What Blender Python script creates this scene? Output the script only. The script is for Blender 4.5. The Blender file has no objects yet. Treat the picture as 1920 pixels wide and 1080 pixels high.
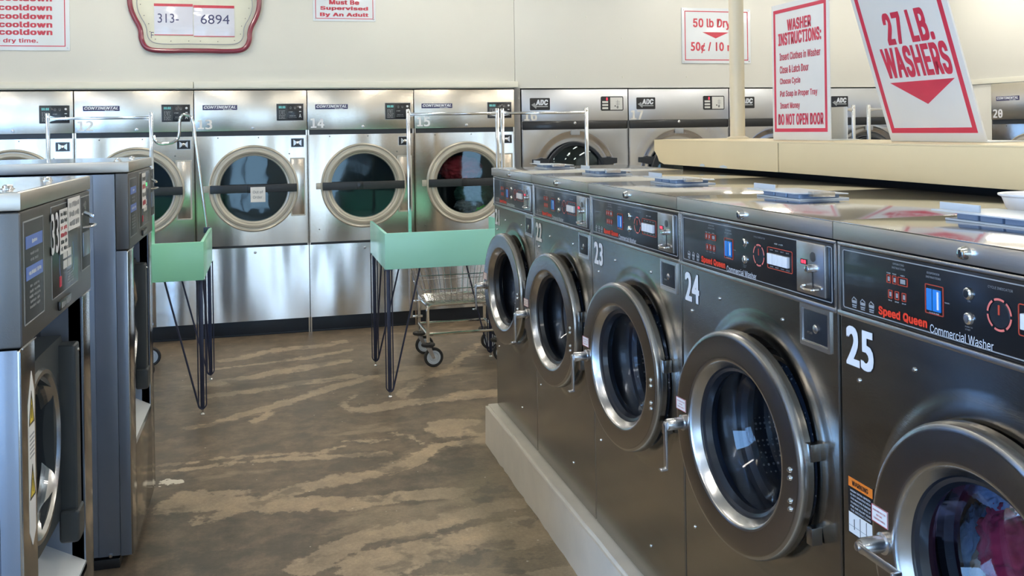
import bpy, bmesh, math, random
from mathutils import Vector, Matrix, noise
PI = math.pi
C = bpy.context.scene.collection
H = 1.561

# ------------------------------------------------------------------ materials
MATS = {}
def nodes(name):
    m = bpy.data.materials.new(name); m.use_nodes = True
    nt = m.node_tree; b = nt.nodes['Principled BSDF']
    MATS[name] = m
    return m, nt, b
def lin(c):
    return tuple(((x/12.92) if x <= .04045 else ((x+.055)/1.055)**2.4) for x in c)
def rgb(r, g, b): return lin((r/255, g/255, b/255)) + (1,)
def mat(name, col, rough=.5, metal=0., var=.06, vscale=8., bump=0., bscale=60., stretch=(1,1,1), coat=0., wave=0., wscale=2., wstretch=(1,1,1), emit=None, estr=0., rvar=.0, spec=.5):
    m, nt, b = nodes(name)
    N, L = nt.nodes, nt.links
    tc = N.new('ShaderNodeTexCoord'); mp = N.new('ShaderNodeMapping'); mp.inputs['Scale'].default_value = stretch
    oi = N.new('ShaderNodeObjectInfo'); ad = N.new('ShaderNodeVectorMath'); ad.operation = 'ADD'
    mu = N.new('ShaderNodeMath'); mu.operation = 'MULTIPLY'; mu.inputs[1].default_value = 17.
    L.new(oi.outputs['Random'], mu.inputs[0]); L.new(tc.outputs['Object'], ad.inputs[0]); L.new(mu.outputs[0], ad.inputs[1])
    L.new(ad.outputs[0], mp.inputs['Vector'])
    nz = N.new('ShaderNodeTexNoise'); nz.inputs['Scale'].default_value = vscale; nz.inputs['Detail'].default_value = 4
    L.new(mp.outputs[0], nz.inputs['Vector'])
    mr = N.new('ShaderNodeMapRange'); mr.inputs['To Min'].default_value = 1-var*2; mr.inputs['To Max'].default_value = 1+var*2
    L.new(nz.outputs['Fac'], mr.inputs['Value'])
    vm = N.new('ShaderNodeVectorMath'); vm.operation = 'SCALE'; vm.inputs[0].default_value = col[:3]
    L.new(mr.outputs[0], vm.inputs['Scale']); L.new(vm.outputs[0], b.inputs['Base Color'])
    b.inputs['Metallic'].default_value = metal; b.inputs['Roughness'].default_value = rough
    b.inputs['Coat Weight'].default_value = coat; b.inputs['Coat Roughness'].default_value = .08
    b.inputs['Specular IOR Level'].default_value = spec
    if rvar:
        r2 = N.new('ShaderNodeMapRange'); r2.inputs['To Min'].default_value = max(.02, rough-rvar); r2.inputs['To Max'].default_value = rough+rvar
        L.new(nz.outputs['Fac'], r2.inputs['Value']); L.new(r2.outputs[0], b.inputs['Roughness'])
    last = None
    if bump:
        n2 = N.new('ShaderNodeTexNoise'); n2.inputs['Scale'].default_value = bscale; n2.inputs['Detail'].default_value = 5
        L.new(mp.outputs[0], n2.inputs['Vector'])
        bp = N.new('ShaderNodeBump'); bp.inputs['Strength'].default_value = bump; bp.inputs['Distance'].default_value = .002
        L.new(n2.outputs['Fac'], bp.inputs['Height']); last = bp
    if wave:
        m3 = N.new('ShaderNodeMapping'); m3.inputs['Scale'].default_value = wstretch; L.new(ad.outputs[0], m3.inputs['Vector'])
        n3 = N.new('ShaderNodeTexNoise'); n3.inputs['Scale'].default_value = wscale; n3.inputs['Detail'].default_value = 1.0
        n3.inputs['Roughness'].default_value = .3
        L.new(m3.outputs[0], n3.inputs['Vector'])
        b3 = N.new('ShaderNodeBump'); b3.inputs['Strength'].default_value = 1.; b3.inputs['Distance'].default_value = wave
        L.new(n3.outputs['Fac'], b3.inputs['Height'])
        if last: L.new(last.outputs[0], b3.inputs['Normal'])
        last = b3
    if last: L.new(last.outputs[0], b.inputs['Normal'])
    if emit:
        b.inputs['Emission Color'].default_value = emit; b.inputs['Emission Strength'].default_value = estr
    return m
M_wsteel = mat('brushed_dark_steel', (.31,.30,.28,1), .2, 1., .05, 5, .08, 90, (1,1,6), wave=.004, wscale=1.3, rvar=.05)
M_lid = mat('polished_lid_steel', (.62,.60,.57,1), .11, 1., .03, 5, .03, 60, (1,1,1), wave=.003, wscale=1.6)
M_lidedge = mat('lid_edge_steel', (.66,.63,.58,1), .34, 1., .05, 12, .08, 90, (1,1,6))
M_dsteel = mat('dryer_stainless', (.72,.64,.54,1), .17, 1., .03, 3, .03, 90, (8,1,1), wave=.024, wscale=1.15, wstretch=(2.6,1,.5))
M_dhead = mat('header_stainless', (.75,.70,.61,1), .24, 1., .03, 3, .03, 90, (8,1,1), wave=.010, wscale=1.15, wstretch=(3,1,.3))
M_dlow = mat('lower_panel_stainless', (.78,.74,.69,1), .2, 1., .03, 3, .03, 90, (8,1,1), wave=.055, wscale=1.3, wstretch=(2.6,1,.6))
M_asteel = mat('cool_stainless', (.66,.68,.73,1), .15, 1., .03, 3, .02, 90, (1,1,1), wave=.035, wscale=1.6, wstretch=(1,1,1.4))
M_ahead = mat('cool_header_stainless', (.66,.68,.72,1), .3, 1., .03, 3, .02, 90, (1,1,1), wave=.008, wscale=1.6)
M_gsteel = mat('grey_washer_front_steel', (.42,.40,.37,1), .14, 1., .05, 4, .03, 90, (1,1,6), wave=.003, wscale=1.4)
M_paint = mat('blue_grey_paint', rgb(132,144,162), .30, .6, .04, 6, .1, 400, coat=.3)
M_console = mat('console_grey', rgb(112,112,112), .36, .85, .04, 6, .08, 300)
M_beige = mat('dryer_door_ring', rgb(182,178,166), .34, .3, .04, 10)
M_chrome = mat('chrome', (.78,.79,.80,1), .1, 1., .02, 10)
M_satin = mat('satin_aluminium', (.66,.66,.67,1), .27, 1., .05, 20)
M_ring = mat('door_ring_steel', (.36,.34,.32,1), .22, 1., .05, 8, .05, 120)
M_rim = mat('door_rim_bright', (.5,.5,.5,1), .24, 1., .05, 20)
M_black = mat('black_plastic', (.012,.013,.016,1), .35, 0., .1, 20)
M_navy = mat('dark_navy_trim', rgb(26,33,42), .4, 0., .1, 20, .2, 80)
M_band = mat('dark_band', rgb(48,52,56), .35, .3, .06, 20)
M_panel = mat('panel_black', rgb(22,24,28), .28, 0., .1, 20, coat=.3)
M_darkgrey = mat('dark_grey_plastic', rgb(54,60,64), .42, 0., .06, 20)
M_rubber = mat('black_rubber', (.02,.02,.02,1), .6, 0., .1, 30, .2, 60)
M_white = mat('white_plastic', rgb(232,234,238), .3, 0., .02, 10, spec=.5)
M_paper = mat('paper', rgb(226,226,224), .6, 0., .03, 30)
M_signwhite = mat('sign_white', rgb(222,228,232), .18, 0., .01, 8, coat=.4)
M_cardwhite = mat('sign_card', rgb(214,214,210), .35, 0., .02, 8)
M_red = mat('sign_red', rgb(196,44,72), .4, 0., .04, 20)
M_redtext = mat('faded_red_text', rgb(190,60,76), .4, 0., .10, 60)
M_orange = mat('logo_red', rgb(232,66,44), .4, 0., .02, 20)
M_pink = mat('dial_pink', rgb(226,120,112), .4, 0., .02, 20)
M_redline = mat('thin_red_line', rgb(190,74,56), .4, 0., .02, 20)
M_orangelab = mat('warning_orange', rgb(232,128,44), .4)
M_yellow = mat('warning_yellow', rgb(214,190,70), .4)
M_blue = mat('label_blue', rgb(40,130,214), .35)
M_periw = mat('label_periwinkle', rgb(96,124,200), .35)
M_greytext = mat('grey_lettering', rgb(150,154,158), .5)
M_whitetext = mat('white_lettering', rgb(222,228,236), .4)
M_cream = mat('cream_wall_paint', rgb(220,219,210), .38, 0., .025, 1.6, .15, 3., spec=.35)
M_creamtrim = mat('cream_trim_paint', rgb(226,224,210), .3, 0., .02, 6, .05, 30)
M_tan = mat('bulkhead_paint', rgb(214,198,160), .5, 0., .03, 4, .1, 12)
M_pole = mat('pole_paint', rgb(206,195,168), .35, 0., .02, 6)
M_ceil = mat('ceiling_paint', rgb(216,214,204), .7, 0., .02, 3)
M_roomwall = mat('room_wall_paint', rgb(205,198,180), .6, 0., .03, 2)
M_plinthm = mat('painted_concrete', rgb(216,208,194), .42, 0., .07, 9, .6, 18, rvar=.1)
M_mint = mat('mint_laminate', rgb(166,238,226), .22, 0., .02, 4, spec=.5)
M_mint2 = mat('mint_laminate_green', rgb(150,226,194), .24, 0., .02, 4, spec=.5)
M_leg = mat('blue_black_leg', rgb(50,56,78), .35, .3, .25, 14, .2, 50)
M_maroon = mat('phone_sign_tube', rgb(124,46,64), .22, 0., .06, 9, coat=.6)
M_board = mat('phone_sign_board', rgb(216,216,198), .45, 0., .04, 10)
M_film = mat('plastic_sleeve', rgb(214,216,228), .12, 0., .02, 10, coat=.7, wave=.004, wscale=14, wstretch=(.6,1,2.5))
M_ink = mat('blue_black_ink', rgb(62,64,104), .5)
M_tray = mat('dispenser_blue_grey', rgb(186,196,206), .3, 0., .03, 12)
M_traycup = mat('dispenser_cups', rgb(126,146,174), .25, 0., .05, 12)
M_led = mat('red_led', (.6,.02,.04,1), .4, emit=(1,.05,.1,1), estr=1.6)
M_ledg = mat('green_led', (.05,.5,.15,1), .4, emit=(.1,1,.35,1), estr=.6)
M_ledc = mat('cyan_led', (.1,.4,.4,1), .4, emit=(.3,.9,.9,1), estr=.35)
M_gasket = mat('dark_gasket', rgb(24,28,36), .3, 0., .1, 20, coat=.3)
M_dark = mat('dark_void', (.01,.01,.012,1), .8)
M_ghost = mat('faded_number', rgb(226,222,214), .35, .3, .12, 40)
M_number = mat('number_vinyl', rgb(228,230,234), .4, 0., .02, 20)
def drum_mat():
    m, nt, b = nodes('perforated_drum'); N, L = nt.nodes, nt.links
    tc = N.new('ShaderNodeTexCoord'); v = N.new('ShaderNodeTexVoronoi'); v.inputs['Scale'].default_value = 75; v.inputs['Randomness'].default_value = .15
    L.new(tc.outputs['Object'], v.inputs['Vector'])
    cr = N.new('ShaderNodeValToRGB'); cr.color_ramp.elements[0].position = .2; cr.color_ramp.elements[0].color = (.9,.92,.95,1)  # light on the perforations is painted in as pale dots
    cr.color_ramp.elements[1].position = .3; cr.color_ramp.elements[1].color = (.10,.12,.16,1)
    L.new(v.outputs['Distance'], cr.inputs[0]); L.new(cr.outputs[0], b.inputs['Base Color'])
    b.inputs['Metallic'].default_value = .7; b.inputs['Roughness'].default_value = .42
    return m
M_drum = drum_mat()
def glass_mat(name, tint, gcol=(1,1,1,1), lo=.05, hi=.8, rough=.02, bd=.006):
    m, nt, b = nodes(name); N, L = nt.nodes, nt.links
    N.remove(b); o = N['Material Output']
    t = N.new('ShaderNodeBsdfTransparent'); t.inputs[0].default_value = tint
    gl = N.new('ShaderNodeBsdfGlossy'); gl.inputs['Roughness'].default_value = rough; gl.inputs['Color'].default_value = gcol
    lw = N.new('ShaderNodeLayerWeight'); lw.inputs['Blend'].default_value = .25
    mr = N.new('ShaderNodeMapRange'); mr.inputs['To Min'].default_value = lo; mr.inputs['To Max'].default_value = hi
    L.new(lw.outputs['Fresnel'], mr.inputs['Value'])
    nz = N.new('ShaderNodeTexNoise'); nz.inputs['Scale'].default_value = 3.; tc = N.new('ShaderNodeTexCoord'); L.new(tc.outputs['Object'], nz.inputs['Vector'])
    bp = N.new('ShaderNodeBump'); bp.inputs['Distance'].default_value = bd; L.new(nz.outputs['Fac'], bp.inputs['Height']); L.new(bp.outputs[0], gl.inputs['Normal'])
    mx = N.new('ShaderNodeMixShader'); L.new(mr.outputs[0], mx.inputs[0]); L.new(t.outputs[0], mx.inputs[1]); L.new(gl.outputs[0], mx.inputs[2])
    L.new(mx.outputs[0], o.inputs['Surface'])
    return m
M_glass = glass_mat('washer_glass', (.84,.90,1,1), lo=.02, hi=.12, bd=.0)
M_mglass = glass_mat('large_washer_glass', (.5,.55,.6,1), lo=.04, hi=.22, bd=.0)
M_dglass = glass_mat('dryer_glass', (.58,.68,.72,1), (.72,.88,.92,1), lo=.05, hi=.45, rough=.04, bd=.003)
def cloth(name, c): return mat(name, c, .85, 0., .12, 14, .6, 180)

# ---- floor material: worn concrete with tan streaks where the coating has worn off
STREAKS = [([(-0.42,5.22),(-0.14,5.37),(0.29,5.73),(0.58,5.94)],0.05),([(-0.34,5.82),(0.06,5.91),(0.48,6.01)],0.05),([(-0.33,6.1),(0.04,6.24),(0.5,6.42)],0.055),([(-0.36,6.46),(0.22,6.58),(0.57,6.77)],0.035),([(-0.32,6.71),(0.01,6.85),(0.47,7.01)],0.05),([(0.53,5.25),(0.72,5.35),(1.31,5.38)],0.07),([(0.74,5.51),(1.08,5.94),(1.47,6.63)],0.035),([(-0.06,5.22),(0.02,5.35)],0.035),([(0.47,5.6),(0.41,5.41),(0.45,5.22)],0.015),([(0.61,4.84),(0.68,4.74),(0.74,4.58)],0.012),([(0.34,4.77),(0.59,4.7)],0.012),([(0.9,4.81),(1.14,4.73)],0.13),([(-0.53,4.69),(-0.21,4.71),(0.23,4.59),(0.35,4.67)],0.022),([(-0.51,4.6),(-0.11,4.6),(0.22,4.52),(0.52,4.5)],0.03),([(-0.27,3.98),(0.02,4.13),(0.33,4.22),(0.63,4.4),(0.83,4.56),(1.04,4.54)],0.05),([(-0.39,4.14),(-0.1,4.08),(0.31,3.94),(0.73,3.95)],0.07),([(0.12,3.44),(0.35,3.6),(0.68,3.69),(0.99,3.74)],0.06),([(0.36,3.35),(0.66,3.47),(0.93,3.47)],0.12),([(0.4,3.10),(1.0,3.06)],0.13),([(-0.39,4.23),(-0.14,4.2)],0.02)]
def floor_mat():
    m, nt, b = nodes('worn_concrete_floor'); N, L = nt.nodes, nt.links
    def math_(op, a, bb=None, cc=None, clamp=False):
        n = N.new('ShaderNodeMath'); n.operation = op; n.use_clamp = clamp
        for i, v in enumerate((a, bb, cc)):
            if v is None: continue
            if isinstance(v, (int, float)): n.inputs[i].default_value = v
            else: L.new(v, n.inputs[i])
        return n.outputs[0]
    tc = N.new('ShaderNodeTexCoord'); P = tc.outputs['Object']
    def nz(scale, detail=5, vec=None, rough=.55):
        n = N.new('ShaderNodeTexNoise'); n.inputs['Scale'].default_value = scale; n.inputs['Detail'].default_value = detail; n.inputs['Roughness'].default_value = rough
        L.new(vec or P, n.inputs['Vector']); return n
    d1 = nz(3.2, 6)
    sub = N.new('ShaderNodeVectorMath'); sub.operation = 'SUBTRACT'; sub.inputs[1].default_value = (.5,.5,.5); L.new(d1.outputs['Color'], sub.inputs[0])
    sc = N.new('ShaderNodeVectorMath'); sc.operation = 'SCALE'; sc.inputs['Scale'].default_value = .16; L.new(sub.outputs[0], sc.inputs[0])
    ad = N.new('ShaderNodeVectorMath'); ad.operation = 'ADD'; L.new(P, ad.inputs[0]); L.new(sc.outputs[0], ad.inputs[1])
    fl = N.new('ShaderNodeVectorMath'); fl.operation = 'MULTIPLY'; fl.inputs[1].default_value = (1,1,0); L.new(ad.outputs[0], fl.inputs[0])
    Pd = fl.outputs[0]
    wn = nz(2.2, 3).outputs['Fac']
    at_ = N.new('ShaderNodeAttribute'); at_.attribute_name = 'wear'; total = at_.outputs['Fac']
    mid_ = nz(14, 8, rough=.65).outputs['Fac']
    e = math_('ADD', total, math_('MULTIPLY', math_('SUBTRACT', wn, .5), .09))
    e = math_('ADD', e, math_('MULTIPLY', math_('SUBTRACT', mid_, .5), .17))
    mask = math_('MULTIPLY_ADD', e, 75., .5, clamp=True)
    mask = math_('MULTIPLY', mask, math_('MULTIPLY_ADD', nz(5, 7, rough=.65).outputs['Fac'], 1.5, .12, clamp=True))
    # general diagonal wear
    mp = N.new('ShaderNodeMapping'); mp.inputs['Rotation'].default_value = (0,0,-PI/4); mp.inputs['Scale'].default_value = (.75,2.0,1); L.new(Pd, mp.inputs['Vector'])
    g = nz(1.3, 6, mp.outputs[0]).outputs['Fac']
    gm = math_('MULTIPLY_ADD', math_('SUBTRACT', g, .60), 22., .5, clamp=True)
    m2 = math_('MAXIMUM', mask, math_('MULTIPLY', gm, .45))
    big = nz(1.1, 4).outputs['Fac']
    fine = nz(75, 9, rough=.8).outputs['Fac']
    mid = nz(9, 8, rough=.68).outputs['Fac']
    def mix(f, a, c):
        n = N.new('ShaderNodeMix'); n.data_type = 'RGBA'
        if isinstance(f, (int, float)): n.inputs[0].default_value = f
        else: L.new(f, n.inputs[0])
        for i, v in ((6, a), (7, c)):
            if isinstance(v, tuple): n.inputs[i].default_value = v
            else: L.new(v, n.inputs[i])
        return n.outputs[2]
    dark = mix(math_('MULTIPLY_ADD', mid, 3., -1., clamp=True), rgb(90,80,68), rgb(124,109,92))
    tan = mix(math_('MULTIPLY_ADD', big, 3., -1., clamp=True), rgb(176,154,126), rgb(160,143,122))
    # a duller, browner zone close to the concrete curb
    sx = N.new('ShaderNodeSeparateXYZ'); L.new(P, sx.inputs[0])
    zone = math_('MULTIPLY_ADD', math_('ADD', math_('SUBTRACT', sx.outputs['X'], math_('MULTIPLY', sx.outputs['Y'], .38)), math_('MULTIPLY', math_('SUBTRACT', big, .5), 1.2)), 4., 3.3, clamp=True)
    col = mix(m2, dark, tan)
    col = mix(math_('MULTIPLY', zone, .55), col, rgb(146,129,102))
    dk = math_('MULTIPLY_ADD', math_('SUBTRACT', nz(2.6, 7, Pd, .6).outputs['Fac'], .56), 30., .5, clamp=True)
    col = mix(math_('MULTIPLY', dk, .55), col, rgb(84,77,68))
    fm = math_('MULTIPLY_ADD', fine, 1.5, .25)
    fm = math_('MULTIPLY', fm, math_('MULTIPLY_ADD', mid, .8, .62))
    v1 = N.new('ShaderNodeVectorMath'); v1.operation = 'SCALE'; L.new(col, v1.inputs[0]); L.new(fm, v1.inputs['Scale'])
    # pale plaster flecks and one splat
    vo = N.new('ShaderNodeTexVoronoi'); vo.inputs['Scale'].default_value = 13.; L.new(P, vo.inputs['Vector'])
    sp = math_('LESS_THAN', vo.outputs['Distance'], .055)
    sp = math_('MULTIPLY', sp, math_('GREATER_THAN', nz(5.).outputs['Fac'], .52))
    s = N.new('ShaderNodeVectorMath'); s.operation = 'DISTANCE'; L.new(Pd, s.inputs[0]); s.inputs[1].default_value = (-.45, 4.42, 0)
    spl = math_('LESS_THAN', math_('ADD', s.outputs['Value'], math_('MULTIPLY', mid_, .17)), .125)
    fin = mix(math_('MAXIMUM', math_('MULTIPLY', sp, .6), spl), v1.outputs[0], rgb(222,214,200))
    # hairline crack
    L.new(fin, b.inputs['Base Color'])
    rr = math_('MULTIPLY_ADD', fine, .25, .22); rr = math_('ADD', rr, math_('MULTIPLY', mid, .16))
    L.new(rr, b.inputs['Roughness']); b.inputs['Specular IOR Level'].default_value = .5
    bp = N.new('ShaderNodeBump'); bp.inputs['Strength'].default_value = .35; bp.inputs['Distance'].default_value = .003
    L.new(math_('ADD', mid, math_('MULTIPLY', m2, -.3)), bp.inputs['Height']); L.new(bp.outputs[0], b.inputs['Normal'])
    return m
M_floor = floor_mat()

# ------------------------------------------------------------------ mesh builder
import os
FONT = FONTD = None
try:
    for base in (bpy.utils.resource_path('LOCAL'), bpy.utils.resource_path('SYSTEM')):
        p_ = os.path.join(base, 'datafiles', 'fonts', 'Inter.woff2')
        if FONT is None and os.path.exists(p_): FONT = bpy.data.fonts.load(p_)
        p_ = os.path.join(base, 'datafiles', 'fonts', 'DejaVuSansMono.woff2')
        if FONTD is None and os.path.exists(p_): FONTD = bpy.data.fonts.load(p_)
except Exception: FONT = None
class MB:
    def __init__(s): s.bm = bmesh.new(); s.mats = []; s.sm = 30
    def mi(s, m):
        if m not in s.mats: s.mats.append(m)
        return s.mats.index(m)
    def _f(s, vs, m):
        try: f = s.bm.faces.new(vs)
        except ValueError: return None
        f.material_index = m; f.smooth = True
        return f
    def box(s, x0, x1, y0, y1, z0, z1, m, bev=0., seg=2, mx=None):
        b = bmesh.new()
        bmesh.ops.create_cube(b, size=1)
        bmesh.ops.scale(b, vec=(x1-x0, y1-y0, z1-z0), verts=b.verts)
        bmesh.ops.translate(b, vec=((x0+x1)/2, (y0+y1)/2, (z0+z1)/2), verts=b.verts)
        if bev: bmesh.ops.bevel(b, geom=b.edges[:]+b.verts[:], offset=min(bev, .45*min(abs(x1-x0), abs(y1-y0), abs(z1-z0))), segments=seg, affect='EDGES', profile=.6)
        s.merge(b, m, mx); return s
    def merge(s, b, m, mx=None):
        if mx is not None: b.transform(mx)
        i = s.mi(m); mp = {v: s.bm.verts.new(v.co) for v in b.verts}
        for f in b.faces: s._f([mp[v] for v in f.verts], i)
        b.free()
    def tube(s, pts, r, m, seg=10, closed=False, caps=True):
        pts = [Vector(p) for p in pts]; n = len(pts); i = s.mi(m)
        rs = r if isinstance(r, (list, tuple)) else [r]*n
        rings = []; nrm = None
        for k in range(n):
            if closed: t = (pts[(k+1) % n]-pts[k-1]).normalized()
            else: t = (pts[min(k+1, n-1)]-pts[max(k-1, 0)]).normalized()
            if nrm is None:
                a = Vector((0,0,1)) if abs(t.z) < .9 else Vector((1,0,0)); nrm = (a-t*a.dot(t)).normalized()
            else: nrm = (nrm-t*nrm.dot(t)).normalized()
            bn = t.cross(nrm)
            rings.append([s.bm.verts.new(pts[k]+(nrm*math.cos(2*PI*j/seg)+bn*math.sin(2*PI*j/seg))*rs[k]) for j in range(seg)])
        for k in range(n if closed else n-1):
            A, B = rings[k], rings[(k+1) % n]
            for j in range(seg): s._f([A[j], A[(j+1) % seg], B[(j+1) % seg], B[j]], i)
        if not closed and caps: s._f(rings[0][::-1], i); s._f(rings[-1], i)
        return s
    def lathe(s, prof, c, axis, m, seg=64, a0=0, a1=2*PI, capend=False):
        # prof: (r, d) with d measured along axis from c
        c = Vector(c); ax = Vector(axis).normalized()
        u = ax.orthogonal().normalized() if abs(ax.y) < .9 else Vector((1,0,0))
        w = ax.cross(u); mm = m if isinstance(m, list) else [m]*(len(prof)-1); full = abs(a1-a0-2*PI) < 1e-6
        N = seg if full else seg+1; rings = []
        for r, d in prof:
            if r < 1e-6: rings.append([s.bm.verts.new(c+ax*d)]*N); continue
            rings.append([s.bm.verts.new(c+ax*d+(u*math.cos(a0+(a1-a0)*j/seg)+w*math.sin(a0+(a1-a0)*j/seg))*r) for j in range(N)])
        for k in range(len(prof)-1):
            i = s.mi(mm[k]); A, B = rings[k], rings[k+1]
            for j in range(seg):
                q = [A[j], A[(j+1) % N], B[(j+1) % N], B[j]]
                q = [v for n_, v in enumerate(q) if v not in q[:n_]]
                if len(q) > 2: s._f(q, i)
        return s
    def cyl(s, p0, p1, r, m, seg=20, bev=0.):
        p0, p1 = Vector(p0), Vector(p1); L = (p1-p0).length; b = min(bev, r*.5)
        pr = [(0,0), (r-b,0), (r,b), (r,L-b), (r-b,L), (0,L)] if b else [(0,0), (r,0), (r,L), (0,L)]
        return s.lathe(pr, p0, p1-p0, m, seg)
    def prism(s, poly, d, m, mx=None):
        # poly: list of 3D points, extruded by vector d
        i = s.mi(m); T = (lambda v: mx @ Vector(v)) if mx is not None else Vector
        d = Vector(d); A = [s.bm.verts.new(T(p)) for p in poly]; B = [s.bm.verts.new(T(Vector(p)+d)) for p in poly]
        n = len(A); s._f(A, i); s._f(B[::-1], i)
        for j in range(n): s._f([A[j], B[j], B[(j+1) % n], A[(j+1) % n]], i)
        return s
    def plate(s, outer, inner, y0, y1, m):
        # flat frame in x-z between two outlines of equal count, from y0 (front) to y1
        i = s.mi(m); n = len(outer)
        mk = lambda P, y: [s.bm.verts.new((p[0], y, p[1])) for p in P]
        of, inf, ob, inb = mk(outer, y0), mk(inner, y0), mk(outer, y1), mk(inner, y1)
        for j in range(n):
            k = (j+1) % n
            s._f([of[j], of[k], inf[k], inf[j]], i); s._f([ob[j], inb[j], inb[k], ob[k]], i)
            s._f([of[j], ob[j], ob[k], of[k]], i); s._f([inf[j], inf[k], inb[k], inb[j]], i)
        return s
    def text(s, body, m, o, u, v, w=None, h=None, bold=0., shear=0., lift=.0006, th=.0008, align='c', mono=False):
        # text fitted into a w x h rectangle centred on o (u right, v up); '~' strings are printing too small to read
        if '~' in body: return s.scribble(body, m, o, u, v, w, h, lift)
        cu = bpy.data.curves.new('t', 'FONT'); cu.body = body; cu.size = 1; cu.offset = 0; cu.shear = shear; cu.resolution_u = 3
        if FONT and not (any(q in body for q in '14\u00a2') or (len(body) == 2 and body.isdigit())): cu.font = FONT
        if mono and FONTD: cu.font = FONTD
        cu.space_character = 1.0 + bold*1.6
        ob = bpy.data.objects.new('t', cu); C.objects.link(ob)
        dg = bpy.context.evaluated_depsgraph_get(); me = bpy.data.meshes.new_from_object(ob.evaluated_get(dg))
        if len(me.vertices) == 0: return s
        xs = [p.co.x for p in me.vertices]; ys = [p.co.y for p in me.vertices]
        x0, x1, y0, y1 = min(xs), max(xs), min(ys), max(ys)
        ex, ey = bold*.85, bold*.45
        sx = w/(x1-x0+2*ex) if w else None; sy = h/(y1-y0+2*ey) if h else None
        if sx is None: sx = sy
        if sy is None: sy = sx
        u, v = Vector(u).normalized(), Vector(v).normalized(); n = u.cross(v); o = Vector(o)
        i = s.mi(m); ax = (x0+x1)/2 if align == 'c' else (x0-ex if align == 'l' else x1+ex)
        big = (h or w) > .012
        sh = [(0,0)] if bold < .015 else ([(-1,0),(1,0),(0,0)] if not big else [(-1,-1),(1,-1),(-1,1),(1,1),(0,0),(0,1),(0,-1),(-1,0),(1,0)])
        for q, (dx, dy) in enumerate(sh):
            vs = [s.bm.verts.new(o+u*(p.co.x+dx*ex-ax)*sx+v*(p.co.y+dy*ey-(y0+y1)/2)*sy+n*(lift+q*.00004)) for p in me.vertices]
            for f in me.polygons:
                ff = s._f([vs[k] for k in f.vertices], i)
                if ff: ff.smooth = False
        bpy.data.objects.remove(ob); bpy.data.curves.remove(cu); bpy.data.meshes.remove(me)
        return s
    def scribble(s, body, m, o, u, v, w, h, lift):
        u, v = Vector(u).normalized(), Vector(v).normalized(); n = u.cross(v); o = Vector(o)+n*lift; i = s.mi(m)
        N = len(body); rr = random.Random(N*7+int(w*1e5))
        for k, ch in enumerate(body):
            if ch != '~': continue
            a = -w/2+w*k/N; b_ = a+w/N*rr.choice((.62,.75,.5,.8)); z0 = -h/2*rr.choice((1,1,.7)); z1 = h/2*rr.choice((1,.6,.8))
            s._f([s.bm.verts.new(o+u*p+v*q) for p, q in ((a,z0),(b_,z0),(b_,z1),(a,z1))], i)
        return s
    def build(s, name, parent=None, label=None, loc=None, sharp=32):
        bm = s.bm
        bmesh.ops.recalc_face_normals(bm, faces=[f for f in bm.faces])
        for e in bm.edges:
            if len(e.link_faces) == 2 and e.calc_face_angle(0) > math.radians(sharp): e.smooth = False
        me = bpy.data.meshes.new(name)
        if loc: bmesh.ops.translate(bm, vec=-Vector(loc), verts=bm.verts)
        bm.to_mesh(me); bm.free()
        for m in s.mats: me.materials.append(m)
        o = bpy.data.objects.new(name, me); C.objects.link(o)
        if loc: o.location = loc
        if parent: o.parent = parent
        if label: o['label'] = label
        return o
def tag(o, label=None, cat=None, group=None, kind=None):
    for k, v in (('label', label), ('category', cat), ('group', group), ('kind', kind)):
        if v: o[k] = v
    return o
def thing(name, label, cat, loc=(0,0,0), rz=0, group=None):
    o = bpy.data.objects.new(name, None); C.objects.link(o); o.empty_display_size = .05
    o.location = loc; o.rotation_euler = (0,0,rz)
    return tag(o, label, cat, group)
def kids(o): return [c for c in bpy.data.objects if c.parent == o]
def copy_tree(o, parent=None):
    c = o.copy(); C.objects.link(c); c.parent = parent
    for ch in kids(o): copy_tree(ch, c)
    return c
def fillet(pts, r, n=5):
    pts = [Vector(p) for p in pts]; out = [pts[0]]
    for a, b, c in zip(pts, pts[1:], pts[2:]):
        d1, d2 = (a-b), (c-b); k = min(r, d1.length*.48, d2.length*.48)
        p, q = b+d1.normalized()*k, b+d2.normalized()*k
        for j in range(n+1):
            t = j/n; out.append(p*(1-t)**2+b*2*t*(1-t)+q*t*t)
    out.append(pts[-1]); return out
X, Z = Vector((1,0,0)), Vector((0,0,1))
F = dict(u=X, v=Z)                      # lettering on a face that looks towards -y
def circ(cx, cz, r, n=48, a0=0): return [(cx+r*math.cos(a0+2*PI*k/n), cz+r*math.sin(a0+2*PI*k/n)) for k in range(n)]
def rring(mb, cx, cz, r, w, y, m, seg=24, a0=0, a1=2*PI, asp=1):
    i = mb.mi(m); n = seg
    A = [mb.bm.verts.new((cx+r*math.cos(a0+(a1-a0)*k/n), y, cz+r*asp*math.sin(a0+(a1-a0)*k/n))) for k in range(n+1)]
    B = [mb.bm.verts.new((cx+(r-w)*math.cos(a0+(a1-a0)*k/n), y, cz+(r-w)*asp*math.sin(a0+(a1-a0)*k/n))) for k in range(n+1)]
    for k in range(n): mb._f([A[k], A[k+1], B[k+1], B[k]], i)
def rrect(x0, x1, z0, z1, r, n=4):
    P = []
    for cx, cz, a in ((x1-r, z1-r, 0), (x0+r, z1-r, PI/2), (x0+r, z0+r, PI), (x1-r, z0+r, 1.5*PI)):
        for k in range(n+1): P.append((cx+r*math.cos(a+PI/2*k/n), cz+r*math.sin(a+PI/2*k/n)))
    return P
def outline(mb, x0, x1, z0, z1, w, y, m, r=.003, th=.0012):
    mb.plate(rrect(x0, x1, z0, z1, r), rrect(x0+w, x1-w, z0+w, z1-w, max(r-w, .0004)), y-th, y+.0003, m)
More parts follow.
